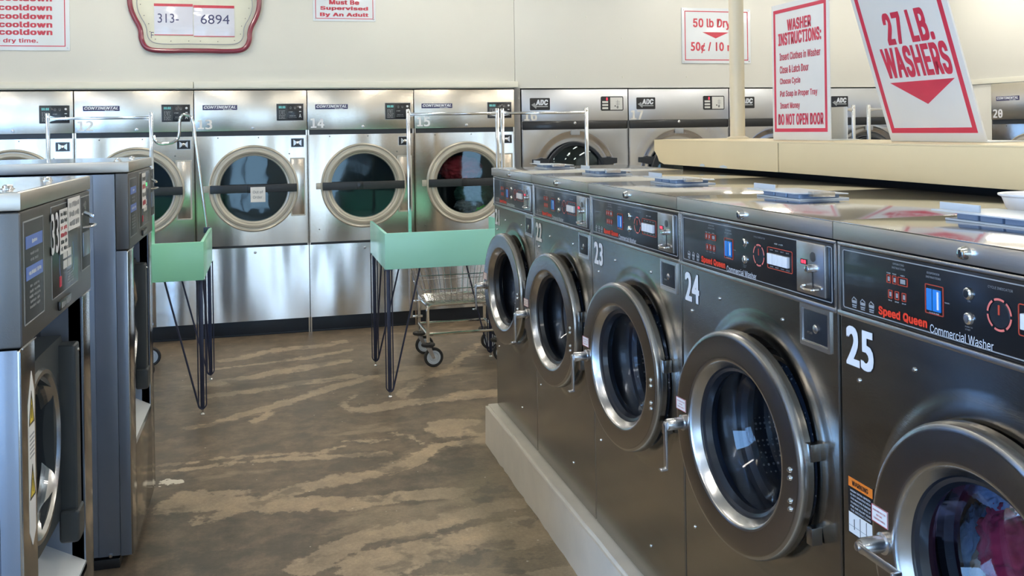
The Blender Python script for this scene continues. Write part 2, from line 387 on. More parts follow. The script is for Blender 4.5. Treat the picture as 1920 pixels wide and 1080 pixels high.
def face_hole(mb, x0, x1, z0, z1, cx, cz, prof, m, seg=96):
    # sheet front from rectangle to circle, then the profile (r, y)
    i = mb.mi(m); R0 = prof[0][0]
    corners = [math.atan2(z-cz, x-cx) for x, z in ((x0,z0),(x1,z0),(x1,z1),(x0,z1))]
    ang = sorted(set([round(-PI+2*PI*k/seg, 6) for k in range(seg)] + [round(c, 6) for c in corners]))
    def edge(a):
        ca, sa = math.cos(a), math.sin(a); t = 1e9
        if ca > 1e-9: t = min(t, (x1-cx)/ca)
        if ca < -1e-9: t = min(t, (x0-cx)/ca)
        if sa > 1e-9: t = min(t, (z1-cz)/sa)
        if sa < -1e-9: t = min(t, (z0-cz)/sa)
        return cx+ca*t, cz+sa*t
    rings = [[mb.bm.verts.new((edge(a)[0], prof[0][1], edge(a)[1])) for a in ang]]
    for r, y in prof: rings.append([mb.bm.verts.new((cx+r*math.cos(a), y, cz+r*math.sin(a))) for a in ang])
    n = len(ang)
    for A, B in zip(rings, rings[1:]):
        for j in range(n): mb._f([A[j], A[(j+1) % n], B[(j+1) % n], B[j]], i)

# ------------------------------------------------------------------ camera
f, cyp, yaw, pitch, roll = 1740.5146, 249.1111, .2570, .0034, -.0152
cam_d = bpy.data.cameras.new('camera'); cam = bpy.data.objects.new('camera', cam_d); C.objects.link(cam)
right = Vector((math.cos(yaw), -math.sin(yaw), 0)); fwd = Vector((math.sin(yaw), math.cos(yaw), 0)); down = Vector((0,0,-1))
d2 = down*math.cos(pitch)-fwd*math.sin(pitch); f2 = fwd*math.cos(pitch)+down*math.sin(pitch)
r3 = right*math.cos(roll)-d2*math.sin(roll); d3 = right*math.sin(roll)+d2*math.cos(roll)
mtx = Matrix((r3, -d3, -f2)).transposed().to_4x4(); mtx.translation = (0,0,H)
cam.matrix_world = mtx
cam_d.sensor_fit = 'HORIZONTAL'; cam_d.sensor_width = 36; cam_d.lens = f/1920*36
cam_d.shift_y = -(540-cyp)/1920; cam_d.clip_start = .05
bpy.context.scene.camera = cam

# ------------------------------------------------------------------ room
XR, XL, YB, YF, ZC = 6.11, -4.6, 7.46, -3.2, 3.1
def struct(name, mb): return tag(mb.build(name), kind='structure')
mb = MB(); mb.box(XL-.1, XR+1.0, YF-.1, YB+1.2, -.12, -.002, M_floor)
gx = [XL-.1, -1.4]+[-1.4+.025*k for k in range(1, 129)]+[XR+1.0]; gy = [YF-.1, 2.6]+[2.6+.025*k for k in range(1, 193)]+[YB+1.2]
grid = [[mb.bm.verts.new((x, y, 0)) for x in gx] for y in gy]
for j in range(len(gy)-1):
    for i_ in range(len(gx)-1): mb._f([grid[j][i_], grid[j][i_+1], grid[j+1][i_+1], grid[j+1][i_]], 0)
fo = struct('floor', mb)
def wear(x, y):
    n = noise.noise_vector(Vector((x*3, y*3, 0)))*.06; x += n.x; y += n.y; best = -.5
    for pts, w in STREAKS:
        for (x0, y0), (x1, y1) in zip(pts, pts[1:]):
            dx, dy = x1-x0, y1-y0; t = max(0, min(1, ((x-x0)*dx+(y-y0)*dy)/(dx*dx+dy*dy)))
            best = max(best, w-math.hypot(x-x0-t*dx, y-y0-t*dy))
    return best
at_ = fo.data.attributes.new('wear', 'FLOAT', 'POINT')
for v in fo.data.vertices: at_.data[v.index].value = wear(v.co.x, v.co.y) if (-1.5 < v.co.x < 1.9 and 2.5 < v.co.y < 7.5) else -.5
mb = MB(); mb.box(XL-.1, XR+1.0, YF-.1, YB+1.2, ZC, ZC+.1, M_ceil); struct('ceiling', mb)
mb = MB()                              # wall above and behind the dryers
mb.box(XL-.1, 1.992, YB+.0, YB+.14, 1.905, ZC, M_cream, .003)
mb.box(1.995, XR+1.0, YB+.004, YB+.14, 1.905, ZC, M_cream, .003)
mb.box(XL-.1, XR+1.0, YB+1.0, YB+1.1, 0, 1.91, M_dark)
mb.box(XL-.1, XR+1.0, YB+.13, YB+1.1, 1.90, 1.94, M_dark)
for x, z in ((-2.0,2.02),(-1.2,2.05),(.45,2.09),(1.05,2.11),(2.63,2.51),(2.95,2.33),(2.35,2.0),(2.95,2.0),(3.55,2.0),(4.1,2.0)):
    mb.cyl((x, YB+.01, z), (x, YB-.003, z), .006, M_creamtrim, 10)
struct('wall_back', mb)
for k, (x0, x1) in enumerate(((XL, -.545), (-.54, 2.012))):
    mb = MB(); mb.box(x0, x1, YB-.028, YB+.01, 1.912, 1.962, M_creamtrim, .004)
    for j in range(4): mb.cyl((x0+.1+j*(x1-x0-.2)/3, YB-.027, 1.945), (x0+.1+j*(x1-x0-.2)/3, YB-.031, 1.945), .005, M_creamtrim, 8)
    struct('trim_%d' % (k+1), mb)
mb = MB(); mb.box(1.982, 2.034, YB-.01, YB+.5, 0, 1.905, M_console, .003); struct('trim_3', mb)
LW0, LW1 = -1.9, .1
mb = MB(); mb.box(XL-.1, XL, YF, LW0, 0, ZC, M_roomwall); mb.box(XL-.1, XL, LW1, YB+1, 0, ZC, M_roomwall); mb.box(XL-.1, XL, LW0, LW1, 0, .3, M_roomwall); mb.box(XL-.1, XL, LW0, LW1, 2.3, ZC, M_roomwall); struct('wall_left', mb)
mb = MB(); mb.box(XR, XR+.1, YF, 7.5, 1.905, ZC, M_cream, .003); mb.box(XR-.0, XR+.1, 6.75, 7.5, 0, 1.91, M_cream, .003)
mb.box(XR, XR+.1, YF, 5.0, 0, 1.91, M_roomwall); mb.box(XR+.8, XR+.9, 4.9, 6.8, 0, 1.91, M_dark); struct('wall_right', mb)
mb = MB(); mb.box(XR-.02, XR+.02, 4.6, 7.46, 1.90, 1.945, M_creamtrim, .004); struct('trim_4', mb)
mb = MB()                              # front wall with shop windows
wins = [(-3.9,-2.3),(-.95,0),(.5,1.45),(3.2,4.2)]
WZ0, WZ1 = .06, 2.06
mb.box(XL, XR, YF-.12, YF, 0, WZ0, M_roomwall); mb.box(XL, XR, YF-.12, YF, WZ1, ZC, M_roomwall)
xs = [XL]+[w for p in wins for w in p]+[XR]
for a, c in zip(xs[::2], xs[1::2]): mb.box(a, c, YF-.12, YF, WZ0, WZ1, M_roomwall)
struct('wall_front', mb)
for k, (a, c) in enumerate(wins):
    mb = MB()
    for x in (a, c-.05, (a+c)/2-.025): mb.box(x, x+.05, YF-.08, YF-.03, WZ0, WZ1, M_console, .004)
    for z in (WZ0, WZ1-.05): mb.box(a, c, YF-.08, YF-.03, z, z+.05, M_console, .004)
    struct('window_%d' % (k+1), mb)

# ------------------------------------------------------------------ concrete curb and pipe enclosure
mb = MB()
b = bmesh.new(); bmesh.ops.create_cube(b, size=1)
bmesh.ops.scale(b, vec=(1.25, 4.4, .199), verts=b.verts); bmesh.ops.translate(b, vec=(1.027+.625, 4.512-2.2, .0995), verts=b.verts)
bmesh.ops.bevel(b, geom=[e for e in b.edges if (e.verts[0].co.z > .1 and e.verts[1].co.z > .1)], offset=.012, segments=3, affect='EDGES')
bmesh.ops.subdivide_edges(b, edges=[e for e in b.edges if abs(e.verts[0].co.y-e.verts[1].co.y) > 1], cuts=110, use_grid_fill=True)
for v in b.verts:
    if v.co.x < 1.2:
        n = noise.noise(Vector((v.co.y*6, v.co.z*9, 0)))*.004
        v.co.x += n + (.006*noise.noise(Vector((v.co.y*23, 3, 0))) - .004 if v.co.z < .02 else 0)
        if v.co.z > .15: v.co.z -= .001+abs(noise.noise(Vector((v.co.y*9, 7, 0))))*.002
mb.merge(b, M_plinthm)
tag(mb.build('concrete_curb'), 'low white painted concrete curb under the row of numbered washers', 'curb')

mb = MB(); EN = thing('pipe_enclosure', 'long cream boxed pipe cover running behind the washer lids', 'pipe cover', (1.80,0,0))
mb.prism([(0,3.035,1.497),(0,4.155,1.497),(0,4.155,1.45),(0,4.12,1.425),(0,4.10,1.40),(0,4.045,1.388),(0,3.035,1.391)], (.02,0,0), M_tan)
mb.build('front_board', EN)
mb = MB(); mb.box(0,.02,-.6,3.028,1.391,1.497,M_tan,.002); mb.build('front_board', EN)
mb = MB(); mb.box(.0,.42,-.6,4.157,1.4965,1.503,M_tan,.002); mb.box(.02,.42,4.13,4.15,1.40,1.4965,M_tan); mb.box(.40,.42,-.6,4.15,.2,1.4965,M_tan); mb.build('top_board', EN)
mb = MB(); mb.box(.10,.38,-.5,4.05,.2,1.46,M_dark); mb.build('dark_inner_wall', EN)  # unseen support wall, coloured near black for the dark gap under the board
mb = MB()
for y, w in ((3.62,.05),(3.42,.07)):
    mb.prism([(-.0012,y,1.3915),(-.0012,y+w,1.3915),(-.0012,y+w*.9,1.398),(-.0012,y+w*.5,1.403),(-.0012,y+w*.1,1.399)], (.001,0,0), M_tray)
mb.build('paint_chip', EN)
mb = MB(); mb.cyl((2.108,3.9,1.503), (2.108,3.9,ZC), .034, M_pole, 32)
mb.lathe([(.05,0),(.05,.006),(.034,.012)], (2.108,3.9,1.503), (0,0,1), M_pole, 32)
tag(mb.build('support_pole'), 'cream round steel post rising from the pipe cover to the ceiling', 'post')

# ------------------------------------------------------------------ washers 21-25 (built facing -y, x to the right)
WCX, WCZ = .043, .642
def make_washer():
    t = thing('front_load_washer', 'x', 'washing machine')
    w = .357
    mb = MB()
    face_hole(mb, -w+.004, w-.004, .004, .996, WCX, WCZ, [(.300,0),(.292,-.0008),(.282,-.003),(.272,-.005),(.262,-.006),(.250,-.006),(.240,-.004),(.238,-.002)], M_wsteel, 112)
    mb.lathe([(.238,-.002),(.230,.01),(.205,.04),(.200,.07)], (WCX,0,WCZ), (0,1,0), M_gasket, 96)
    for sx in (-1, 1):       # rolled front edges and side sheets
        P = [(sx*(w-.004), 0), (sx*(w-.001), .001), (sx*w, .004), (sx*w, .70)]
        for (xa, ya), (xb, yb) in zip(P, P[1:]):
            mb._f([mb.bm.verts.new((xa,ya,.004)), mb.bm.verts.new((xb,yb,.004)), mb.bm.verts.new((xb,yb,1.13)), mb.bm.verts.new((xa,ya,1.13))], mb.mi(M_wsteel))
    mb.box(-w, w, .68, .70, 0, 1.13, M_wsteel)
    mb.box(-w+.002, w-.002, .01, .69, 0, .006, M_wsteel)
    mb.build('cabinet', t)
    mb = MB(); mb.box(-.352, .352, .012, .05, .994, 1.136, M_panel); mb.build('panel_backing', t)
    mb = MB(); mb.lathe([(.200,.062),(.262,.075),(.262,.42),(.0,.45)], (WCX,0,WCZ), (0,1,0), M_drum, 72)
    for a in (.6, 2.7, 4.8):
        ca, sa = math.cos(a), math.sin(a)
        mb.tube([(WCX+ca*.245,.10,WCZ+sa*.245),(WCX+ca*.245,.40,WCZ+sa*.245)], .03, M_drum, 8)
    mb.build('drum', t)
    mb = MB()
    for s_ in (0,): mb.lathe([(.203,.055),(.19,.045),(.178,.05),(.172,.065),(.18,.085),(.2,.08)], (WCX,0,WCZ), (0,1,0), M_gasket, 64)
    mb.build('door_gasket', t)
    # lid
    mb = MB(); mb.box(-.3595, .3595, -.012, .69, 1.1715, 1.1745, M_lid, .001)
    mb.box(-.3595, .3595, -.012, -.009, 1.138, 1.172, M_lidedge, .001)
    for sx in (-1, 1): mb.box(sx*.3595-(.003 if sx > 0 else 0), sx*.3595+(.003 if sx < 0 else 0), -.012, .69, 1.138, 1.172, M_lidedge, .001)
    mb.box(-.3595, .3595, .687, .69, 1.1, 1.172, M_lidedge)
    lid = mb.build('lid', t)
    mb = MB(); c = (.0, -.012, 1.155)
    mb.lathe([(.0,.012),(.006,.0125),(.009,.011),(.0105,.006),(.012,0)], c, (0,-1,0), M_chrome, 24)
    mb.box(-.0012,.0012,-.0255,-.0245,1.149,1.161,M_black)
    mb.build('lid_lock', lid)
    # chrome trim strips
    mb = MB(); mb.box(-.357, .357, -.007, .012, .990, 1.001, M_satin, .003); mb.box(-.357, .357, -.005, .012, 1.126, 1.134, M_satin, .003)
    for sx in (-1, 1): mb.box(sx*.3535-.0035, sx*.3535+.0035, -.004, .012, .992, 1.134, M_satin, .002)
    mb.build('panel_trim', t)
    # control panel
    mb = MB(); mb.box(-.349, .349, -.002, .012, 1.002, 1.125, M_panel, .001)
    outline(mb, -.342, .342, 1.007, 1.120, .0018, -.002, M_greytext, .005)
    cp = mb.build('control_panel', t)
    mb = MB(); y = -.0022
    mb.text('Speed Queen', M_orange, (-.169,y,1.0195), w=.130, h=.0195, bold=.05, **F)
    mb.text('Commercial Washer', M_whitetext, (-.026,y,1.0155), w=.142, h=.0150, **F)
    mb.build('brand_lettering', cp); mb = MB()
    for x, z, wd, s1, s2 in ((-.177,1.1085,.036,'OPERATING','INSTRUCTIONS'),(-.088,1.1055,.036,'DISPENSER','INSTRUCTIONS')):
        mb.text(s1, M_greytext, (x,y,z+.0035), w=wd*.85, h=.0035, bold=.02, **F); mb.text(s2, M_greytext, (x,y,z-.0035), w=wd, h=.0035, bold=.02, **F)
    mb.text('CYCLE INDICATOR', M_greytext, (.060,y,1.1075), w=.050, h=.004, bold=.01, **F)
    mb.text('~~~~ ~~~~~', M_greytext, (.143,y,1.1015), w=.036, h=.0035, bold=.02, **F)
    for r_, z in ((0,1.083),(1,1.056)):
        for k, x in enumerate((-.204,-.188,-.166) if r_ == 0 else (-.200,-.182,-.163)):
            ww = .013 if (r_ == 0 and k == 2) else .0055
            outline(mb, x-ww, x+ww, z-.0075, z+.0075, .0012, y, M_redline, .001)
            mb.box(x-ww*.5, x+ww*.5, y-.0006, y, z-.004, z+.004, M_greytext)
            mb.text(('~~~~','~~~~','~~~~~~','~~~','~~~~~','~~~~~')[r_*3+k], M_greytext, (x,y,z+(.0105 if r_ == 0 else -.0115)), w=min(.012, ww*2), h=.0025, **F)
    mb.build('instruction_icons', cp); mb = MB()
    for k in range(3):
        x = -.306+k*.026
        mb.prism([(x-.007,y,1.012),(x+.005,y,1.012),(x+.007,y,1.026),(x-.009,y,1.026)], (0,-.0005,0), M_greytext)
        mb.box(x-.0078, x+.0058, y-.0012, y, 1.0185, 1.0205, M_panel); mb.box(x-.0078, x+.0058, y-.0012, y, 1.0145, 1.0155, M_panel)
        mb.tube([(x-.008,y,1.027),(x-.003,y,1.032),(x+.003,y,1.029),(x+.006,y,1.027)], .0010, M_greytext, 5)
    mb.build('basket_icons', cp); mb = MB()
    mb.text('~~~~~~~', M_greytext, (-.055,y,1.065), w=.012, h=.0025, **F)
    outline(mb, .095, .198, 1.044, 1.092, .0015, y, M_redline, .004)
    for k, s_ in enumerate(('~~~','~~~~','~~~~','~~~~')): mb.text(s_, M_greytext, (.113+k*.022,y,1.086), w=.012, h=.0028, **F)
    for k, s_ in enumerate(('~~~~~~','~~~~','~~~~~','~~~~~')): mb.text(s_, M_greytext, (.113+k*.022,y,1.049), w=.014, h=.0028, **F)
    mb.text('ON', M_greytext, (-.006,y,1.077), w=.006, h=.003, **F); mb.text('PUSH TO\nSTART', M_greytext, (-.007,y,1.033), w=.016, h=.007, **F)
    mb.build('panel_lettering', cp)
    mb = MB(); mb.box(-.103, -.069, y-.003, y, 1.046, 1.083, M_blue, .001); mb.box(-.0885,-.0875,y-.0034,y,1.046,1.083,M_panel)
    mb.box(-.0765,-.0725,y-.0036,y,1.050,1.080,M_paper); outline(mb, -.108, -.064, 1.040, 1.090, .0014, y, M_redline, .002)
    mb.text('~~~~~~~~~', M_greytext, (-.086,y,1.0425), w=.024, h=.0025, **F)
    mb.build('dispenser_guide', cp)
    for z, mm in ((1.089, M_ledg), (1.049, M_satin)):
        mb = MB(); mb.lathe([(.0,.006),(.006,.0055),(.0072,.004),(.0095,.003),(.0105,0)], (-.007,y,z), (0,-1,0), [M_satin if mm is M_satin else M_navy]+[M_chrome]*3, 20)
        mb.build('indicator_light' if mm is M_ledg else 'push_button', cp)
    mb = MB(); mb.lathe([(0,.001),(.0195,.001),(.0205,0)], (.058,y,1.067), (0,-1,0), M_navy, 32)
    for k in range(6): rring(mb, .058, 1.067, .0255, .0035, y-.0012, M_pink, 8, 2*PI*k/6+.10, 2*PI*(k+1)/6-.10)
    mb.box(.0565,.0595,y-.0022,y-.001,1.067,1.082,M_redline)
    mb.build('cycle_dial', cp)
    for k in range(4):
        mb = MB(); x = .105+k*.0208; mb.box(x, x+.0198, y-.008, y, 1.055, 1.079, M_white, .0015); mb.build('cycle_button', cp)
    # coin meter
    mb = MB(); mb.box(.224, .327, -.010, .0, 1.014, 1.121, M_satin, .003)
    mb.lathe([(.010,0),(.010,.001),(.0,.002)], (.287,-.010,1.093), (0,-1,0), M_console, 20)
    cm = mb.build('coin_meter', t)
    mb = MB(); mb.box(.243,.265,-.0112,-.010,1.074,1.085,M_black); mb.box(.246,.253,-.0120,-.010,1.076,1.083,M_led); mb.box(.256,.262,-.0120,-.010,1.076,1.083,M_led); mb.build('coin_display', cm)
    mb = MB(); mb.box(.284,.2865,-.011,-.0095,1.03,1.065,M_black)
    mb.lathe([(.008,0),(.0085,.010),(.007,.014),(.0,.015)], (.283,-.010,1.069), (0,-1,0), M_chrome, 20)
    mb.tube(fillet([(.258,-.012,1.031),(.262,-.024,1.030),(.285,-.030,1.028),(.305,-.024,1.028),(.309,-.012,1.029)], .008), .0028, M_chrome, 8)
    mb.build('coin_slide', cm)
    # coin box
    mb = MB(); mb.plate(rrect(.225,.333,.903,.990,.002), rrect(.233,.325,.912,.982,.001), -.004, .0, M_satin)
    mb.box(.234,.324,-.001,.0005,.913,.981,M_satin)
    cb = mb.build('coin_box', t)
    mb = MB(); mb.box(.238,.322,-.0030,-.001,.916,.979,M_navy,.001); mb.lathe([(.009,0),(.009,.004),(.005,.006),(0,.006)], (.286,-.003,.945), (0,-1,0), M_satin, 20)
    mb.text('esd', M_satin, (.262,-.0033,.934), w=.018, h=.007, bold=.04, **F); mb.build('coin_box_door', cb)
    for x, z in ((-.141,.934),(-.298,.875),(.151,.938),(.20,.86),(-.30,.30),(.12,.12),(.28,.60)):
        mb = MB(); mb.lathe([(0,.004),(.003,.0035),(.0048,.001),(.005,0)], (x,0,z), (0,-1,0), M_chrome, 12); mb.build('screw', t)
    # dispenser flap on the lid
    mb = MB(); z0 = 1.1745
    mb.box(-.29,-.08,.19,.33,z0,z0+.004,M_tray,.001)
    d = mb.build('soap_dispenser', t)
    for k in range(3):
        mb = MB(); mb.box(-.265+k*.060,-.211+k*.060,.195,.31,z0+.003,z0+.016,M_traycup,.004,3); mb.build('dispenser_cup', d)
    mb = MB(); T = Matrix.Translation((-.180,.17,z0+.0175)) @ Matrix.Rotation(-.03,4,'X')
    mb.box(-.125,.105,0,.155,0,.003,M_tray,.001,mx=T)
    mb.box(-.125,-.02,.02,.024,.002,.017,M_tray,.001,mx=T); mb.box(.105,.130,.04,.10,-.005,.008,M_satin,.001,mx=T)
    mb.build('dispenser_flap', d)
    return t
def make_door(t, angle):
    # door pivots on its right edge
    hx, hy = WCX+.262, -.034
    mb = MB()
    mb.lathe([(.158,-.045),(.162,-.014),(.166,-.008),(.178,.007),(.1815,.0110),(.185,.0130),(.189,.0133),(.193,.0134),(.236,.0134),(.240,.0132),(.2465,.0105),(.2500,.004),(.2505,-.004),(.2505,-.018),(.246,-.024),(.16,-.024)],
             (WCX, hy, WCZ), (0,-1,0), [M_gasket,M_gasket,M_rim,M_rim,M_rim,M_rim,M_ring,M_ring,M_ring,M_rim,M_rim,M_rim,M_ring,M_ring,M_ring], 96)
    d = mb.build('door', t, loc=(hx, hy, WCZ))
    d.rotation_euler = (0,0,angle)
    def sub(mb, name, label=None):
        o = mb.build(name, d, label, loc=(hx, hy, WCZ)); o.location = (0,0,0); return o
    mb = MB(); mb.lathe([(.156,-.030),(.154,-.05),(.145,-.085),(.120,-.105),(.0,-.112)], (WCX,hy,WCZ), (0,-1,0), M_glass, 64); sub(mb, 'door_glass')
    mb = MB(); mb.lathe([(.164,-.012),(.156,-.016),(.150,-.03),(.158,-.05)], (WCX,hy,WCZ), (0,-1,0), M_gasket, 64); sub(mb, 'glass_seal')
    kx, kz = WCX-.207, .628
    mb = MB(); yk = hy-.0135
    mb.lathe([(.019,0),(.019,.006),(.0145,.008),(.0145,.046),(.012,.05),(.006,.05),(.006,.058),(0,.059)], (kx,yk,kz), (0,-1,0), M_satin, 24)
    hd = sub(mb, 'handle')
    for z in (.03,.0175,-.0175,-.03):
        mb = MB(); mb.lathe([(0,.006),(.004,.005),(.0062,.001),(.0065,0)], (WCX+.213,yk+.0005,WCZ-.03+z*1.35), (0,-1,0), M_chrome, 14); sub(mb, 'rivet')
    for sz in (-1,1):
        mb = MB(); mb.box(WCX+.240,WCX+.259,hy+.004,hy+.030,WCZ-.03+sz*.085-.018,WCZ-.03+sz*.085+.018,M_ring,.002); sub(mb, 'hinge')
    mb = MB(); o_ = (kx-.013, yk, kz+.042)
    mb.box(o_[0]-.022,o_[0]+.022,yk-.0008,yk,o_[2]-.015,o_[2]+.015,M_paper)
    outline(mb, o_[0]-.022,o_[0]+.022,o_[2]-.015,o_[2]+.015,.001,yk-.0008,M_redtext,.001,.0004)
    for k, s_ in enumerate(('PUSH RED BUTTON','BEFORE','TURNING HANDLE')): mb.text(s_, M_redtext, (o_[0],yk-.001,o_[2]+.007-k*.007), w=(.034,.016,.032)[k], h=.0032, bold=.02, **F)
    sub(mb, 'notice_sticker')
    return d, (kx, yk, kz), (hx, hy, WCZ)
def lever(d, kp, hp, horizontal):
    kx, yk, kz = kp; y = yk-.052
    mb = MB()
    T = Matrix.Translation((kx, y, kz)) @ Matrix.Rotation(0 if not horizontal else -PI/2, 4, 'Y')
    mb.box(-.0065,.0065,-.004,.002,-.108,.008,M_satin,.002,mx=T)
    mb.box(-.0065,.0065,-.018,.002,-.112,-.106,M_satin,.002,mx=T)
    o = mb.build('lever', d, loc=hp); o.location = (0,0,0)
WA, WY0 = 1.0812, 4.4827
wl = {21:'grey steel washer number 21 at the far end of the row',
      22:'grey steel washer number 22 between washers 21 and 23, door ajar',
      23:'grey steel washer number 23 with its door ajar, in the middle of the row',
      24:'grey steel washer number 24 with a large door standing ajar over an empty drum',
      25:'grey steel washer number 25 filled with clothes, nearest of the row'}
proto = make_washer()
WGROUP = 'numbered washers on the concrete curb'
for k in range(5):
    n = 21+k; t = proto if k == 0 else copy_tree(proto)
    if k == 0: pristine = None
    t.location = (WA, WY0-(k+.5)*.72, .199); t.rotation_euler = (0,0,-PI/2)
    tag(t, wl[n], 'washing machine', WGROUP)
WASH = [o for o in bpy.data.objects if o.name.startswith('front_load_washer')]
WASH.sort(key=lambda o: -o.location.y)
# doors: one ajar door copied, one closed for washer 25
d, kp, hp = make_door(WASH[0], math.radians(5.5)); lever(d, kp, hp, False)
for t in WASH[1:4]:
    c = copy_tree(d, t)
WASH[1].location.x += .0
d5, kp, hp = make_door(WASH[4], 0); lever(d5, kp, hp, True)
for k, t in enumerate(WASH):
    mb = MB(); mb.text(str(21+k), M_black, (-.295,0,.936), w=.0875, h=.0795, bold=.055, lift=.0004, **F)
    mb.text(str(21+k), M_number, (-.295,0,.936), w=.084, h=.0765, bold=.045, lift=.0010, **F)
    mb.build('number_decal', t)
t = WASH[4]; mb = MB(); mb.box(-.338,-.260,-.0006,0,.570,.682,M_panel)
mb.box(-.336,-.262,-.0012,0,.662,.680,M_orangelab); mb.box(-.336,-.262,-.0012,0,.573,.612,M_paper)
mb.text('WARNING', M_black, (-.299,-.0013,.671), w=.05, h=.010, bold=.04, **F)
for k in range(6): mb.text(('HIGH SPIN SPEED','DO NOT OPEN DOOR WITH','THIS MACHINE RUNNING','TO REDUCE THE RISK OF','FIRE AND INJURY READ','THE INSTRUCTIONS')[k], M_whitetext, (-.299,-.0006,.655-k*.0075), w=.062, h=.004, bold=.02, **F)
for x in (-.300,-.281): mb.box(x-.0005,x+.0005,-.0018,0,.575,.610,M_black)
mb.box(-.319,-.3175,-.0018,0,.582,.602,M_black); mb.box(-.336,-.262,-.0018,0,.5865,.5873,M_greytext)
mb.build('warning_sticker', t)

# ------------------------------------------------------------------ laundry
def blob(name, mat_, c, r, seed, label, amp=.35, fr=3.2, cat='clothes', group=None, sub=5):
    b = bmesh.new(); bmesh.ops.create_icosphere(b, subdivisions=sub, radius=1)
    off = Vector((seed*7.3, seed*3.1, seed*1.7))
    for v in b.verts:
        p = v.co.copy()
        w = p+Vector((noise.noise(p*1.3+off), noise.noise(p*1.3+off*2), noise.noise(p*1.3+off*3)))*.8
        n = 1-abs(noise.noise(w*fr+off))*1.6
        n2 = 1-abs(noise.noise(w*fr*2.3+off))*1.3
        k = 1+amp*(n-.6)+amp*.35*(n2-.6)
        v.co = Vector((p.x*r[0], p.y*r[1], p.z*r[2]))*k
    mb = MB(); mb.merge(b, mat_); o = mb.build(name, sharp=180); o.location = c
    return tag(o, label, cat, group)
LG = 'laundry inside washer 25'
M_cm = cloth('maroon_knit', rgb(128,14,50)); M_cg = cloth('grey_blue_cloth', rgb(96,108,130)); M_cd = cloth('denim_blue', rgb(100,140,190))
M_ct = cloth('tan_cloth', rgb(164,150,134)); M_cp = cloth('peach_cloth', rgb(214,164,142)); M_cl = cloth('lavender_cloth', rgb(192,186,214))
blob('sweater', M_cm, (1.245,1.310,.825), (.066,.080,.082), 1, 'crumpled maroon sweater in the middle of the washer 25 load', .35, 2.2)
blob('shirt', M_cg, (1.260,1.375,.925), (.060,.085,.050), 2, 'grey blue shirt on top of the maroon sweater in washer 25', .4, 2.6)
blob('jeans', M_cd, (1.255,1.435,.765), (.045,.030,.085), 3, 'light blue denim pressed to the left of the washer 25 glass', .35, 2.6)
blob('towel', M_ct, (1.255,1.385,.735), (.055,.035,.080), 4, 'tan towel folded below the maroon sweater in washer 25', .35, 2.6)
blob('sock', M_cp, (1.235,1.265,.930), (.045,.070,.026), 5, 'fluffy peach cloth along the upper right of the washer 25 load', .4, 3.2)
blob('blouse', M_cl, (1.200,1.235,.755), (.045,.070,.045), 6, 'pale lavender blouse at the bottom right of the washer 25 load', .35, 3.)
blob('trousers', M_cg, (1.30,1.15,.86), (.06,.05,.08), 7, 'slate blue trousers at the right of the washer 25 load', .35, 3.)
bpy.data.objects['sock'].name = 'face_cloth'

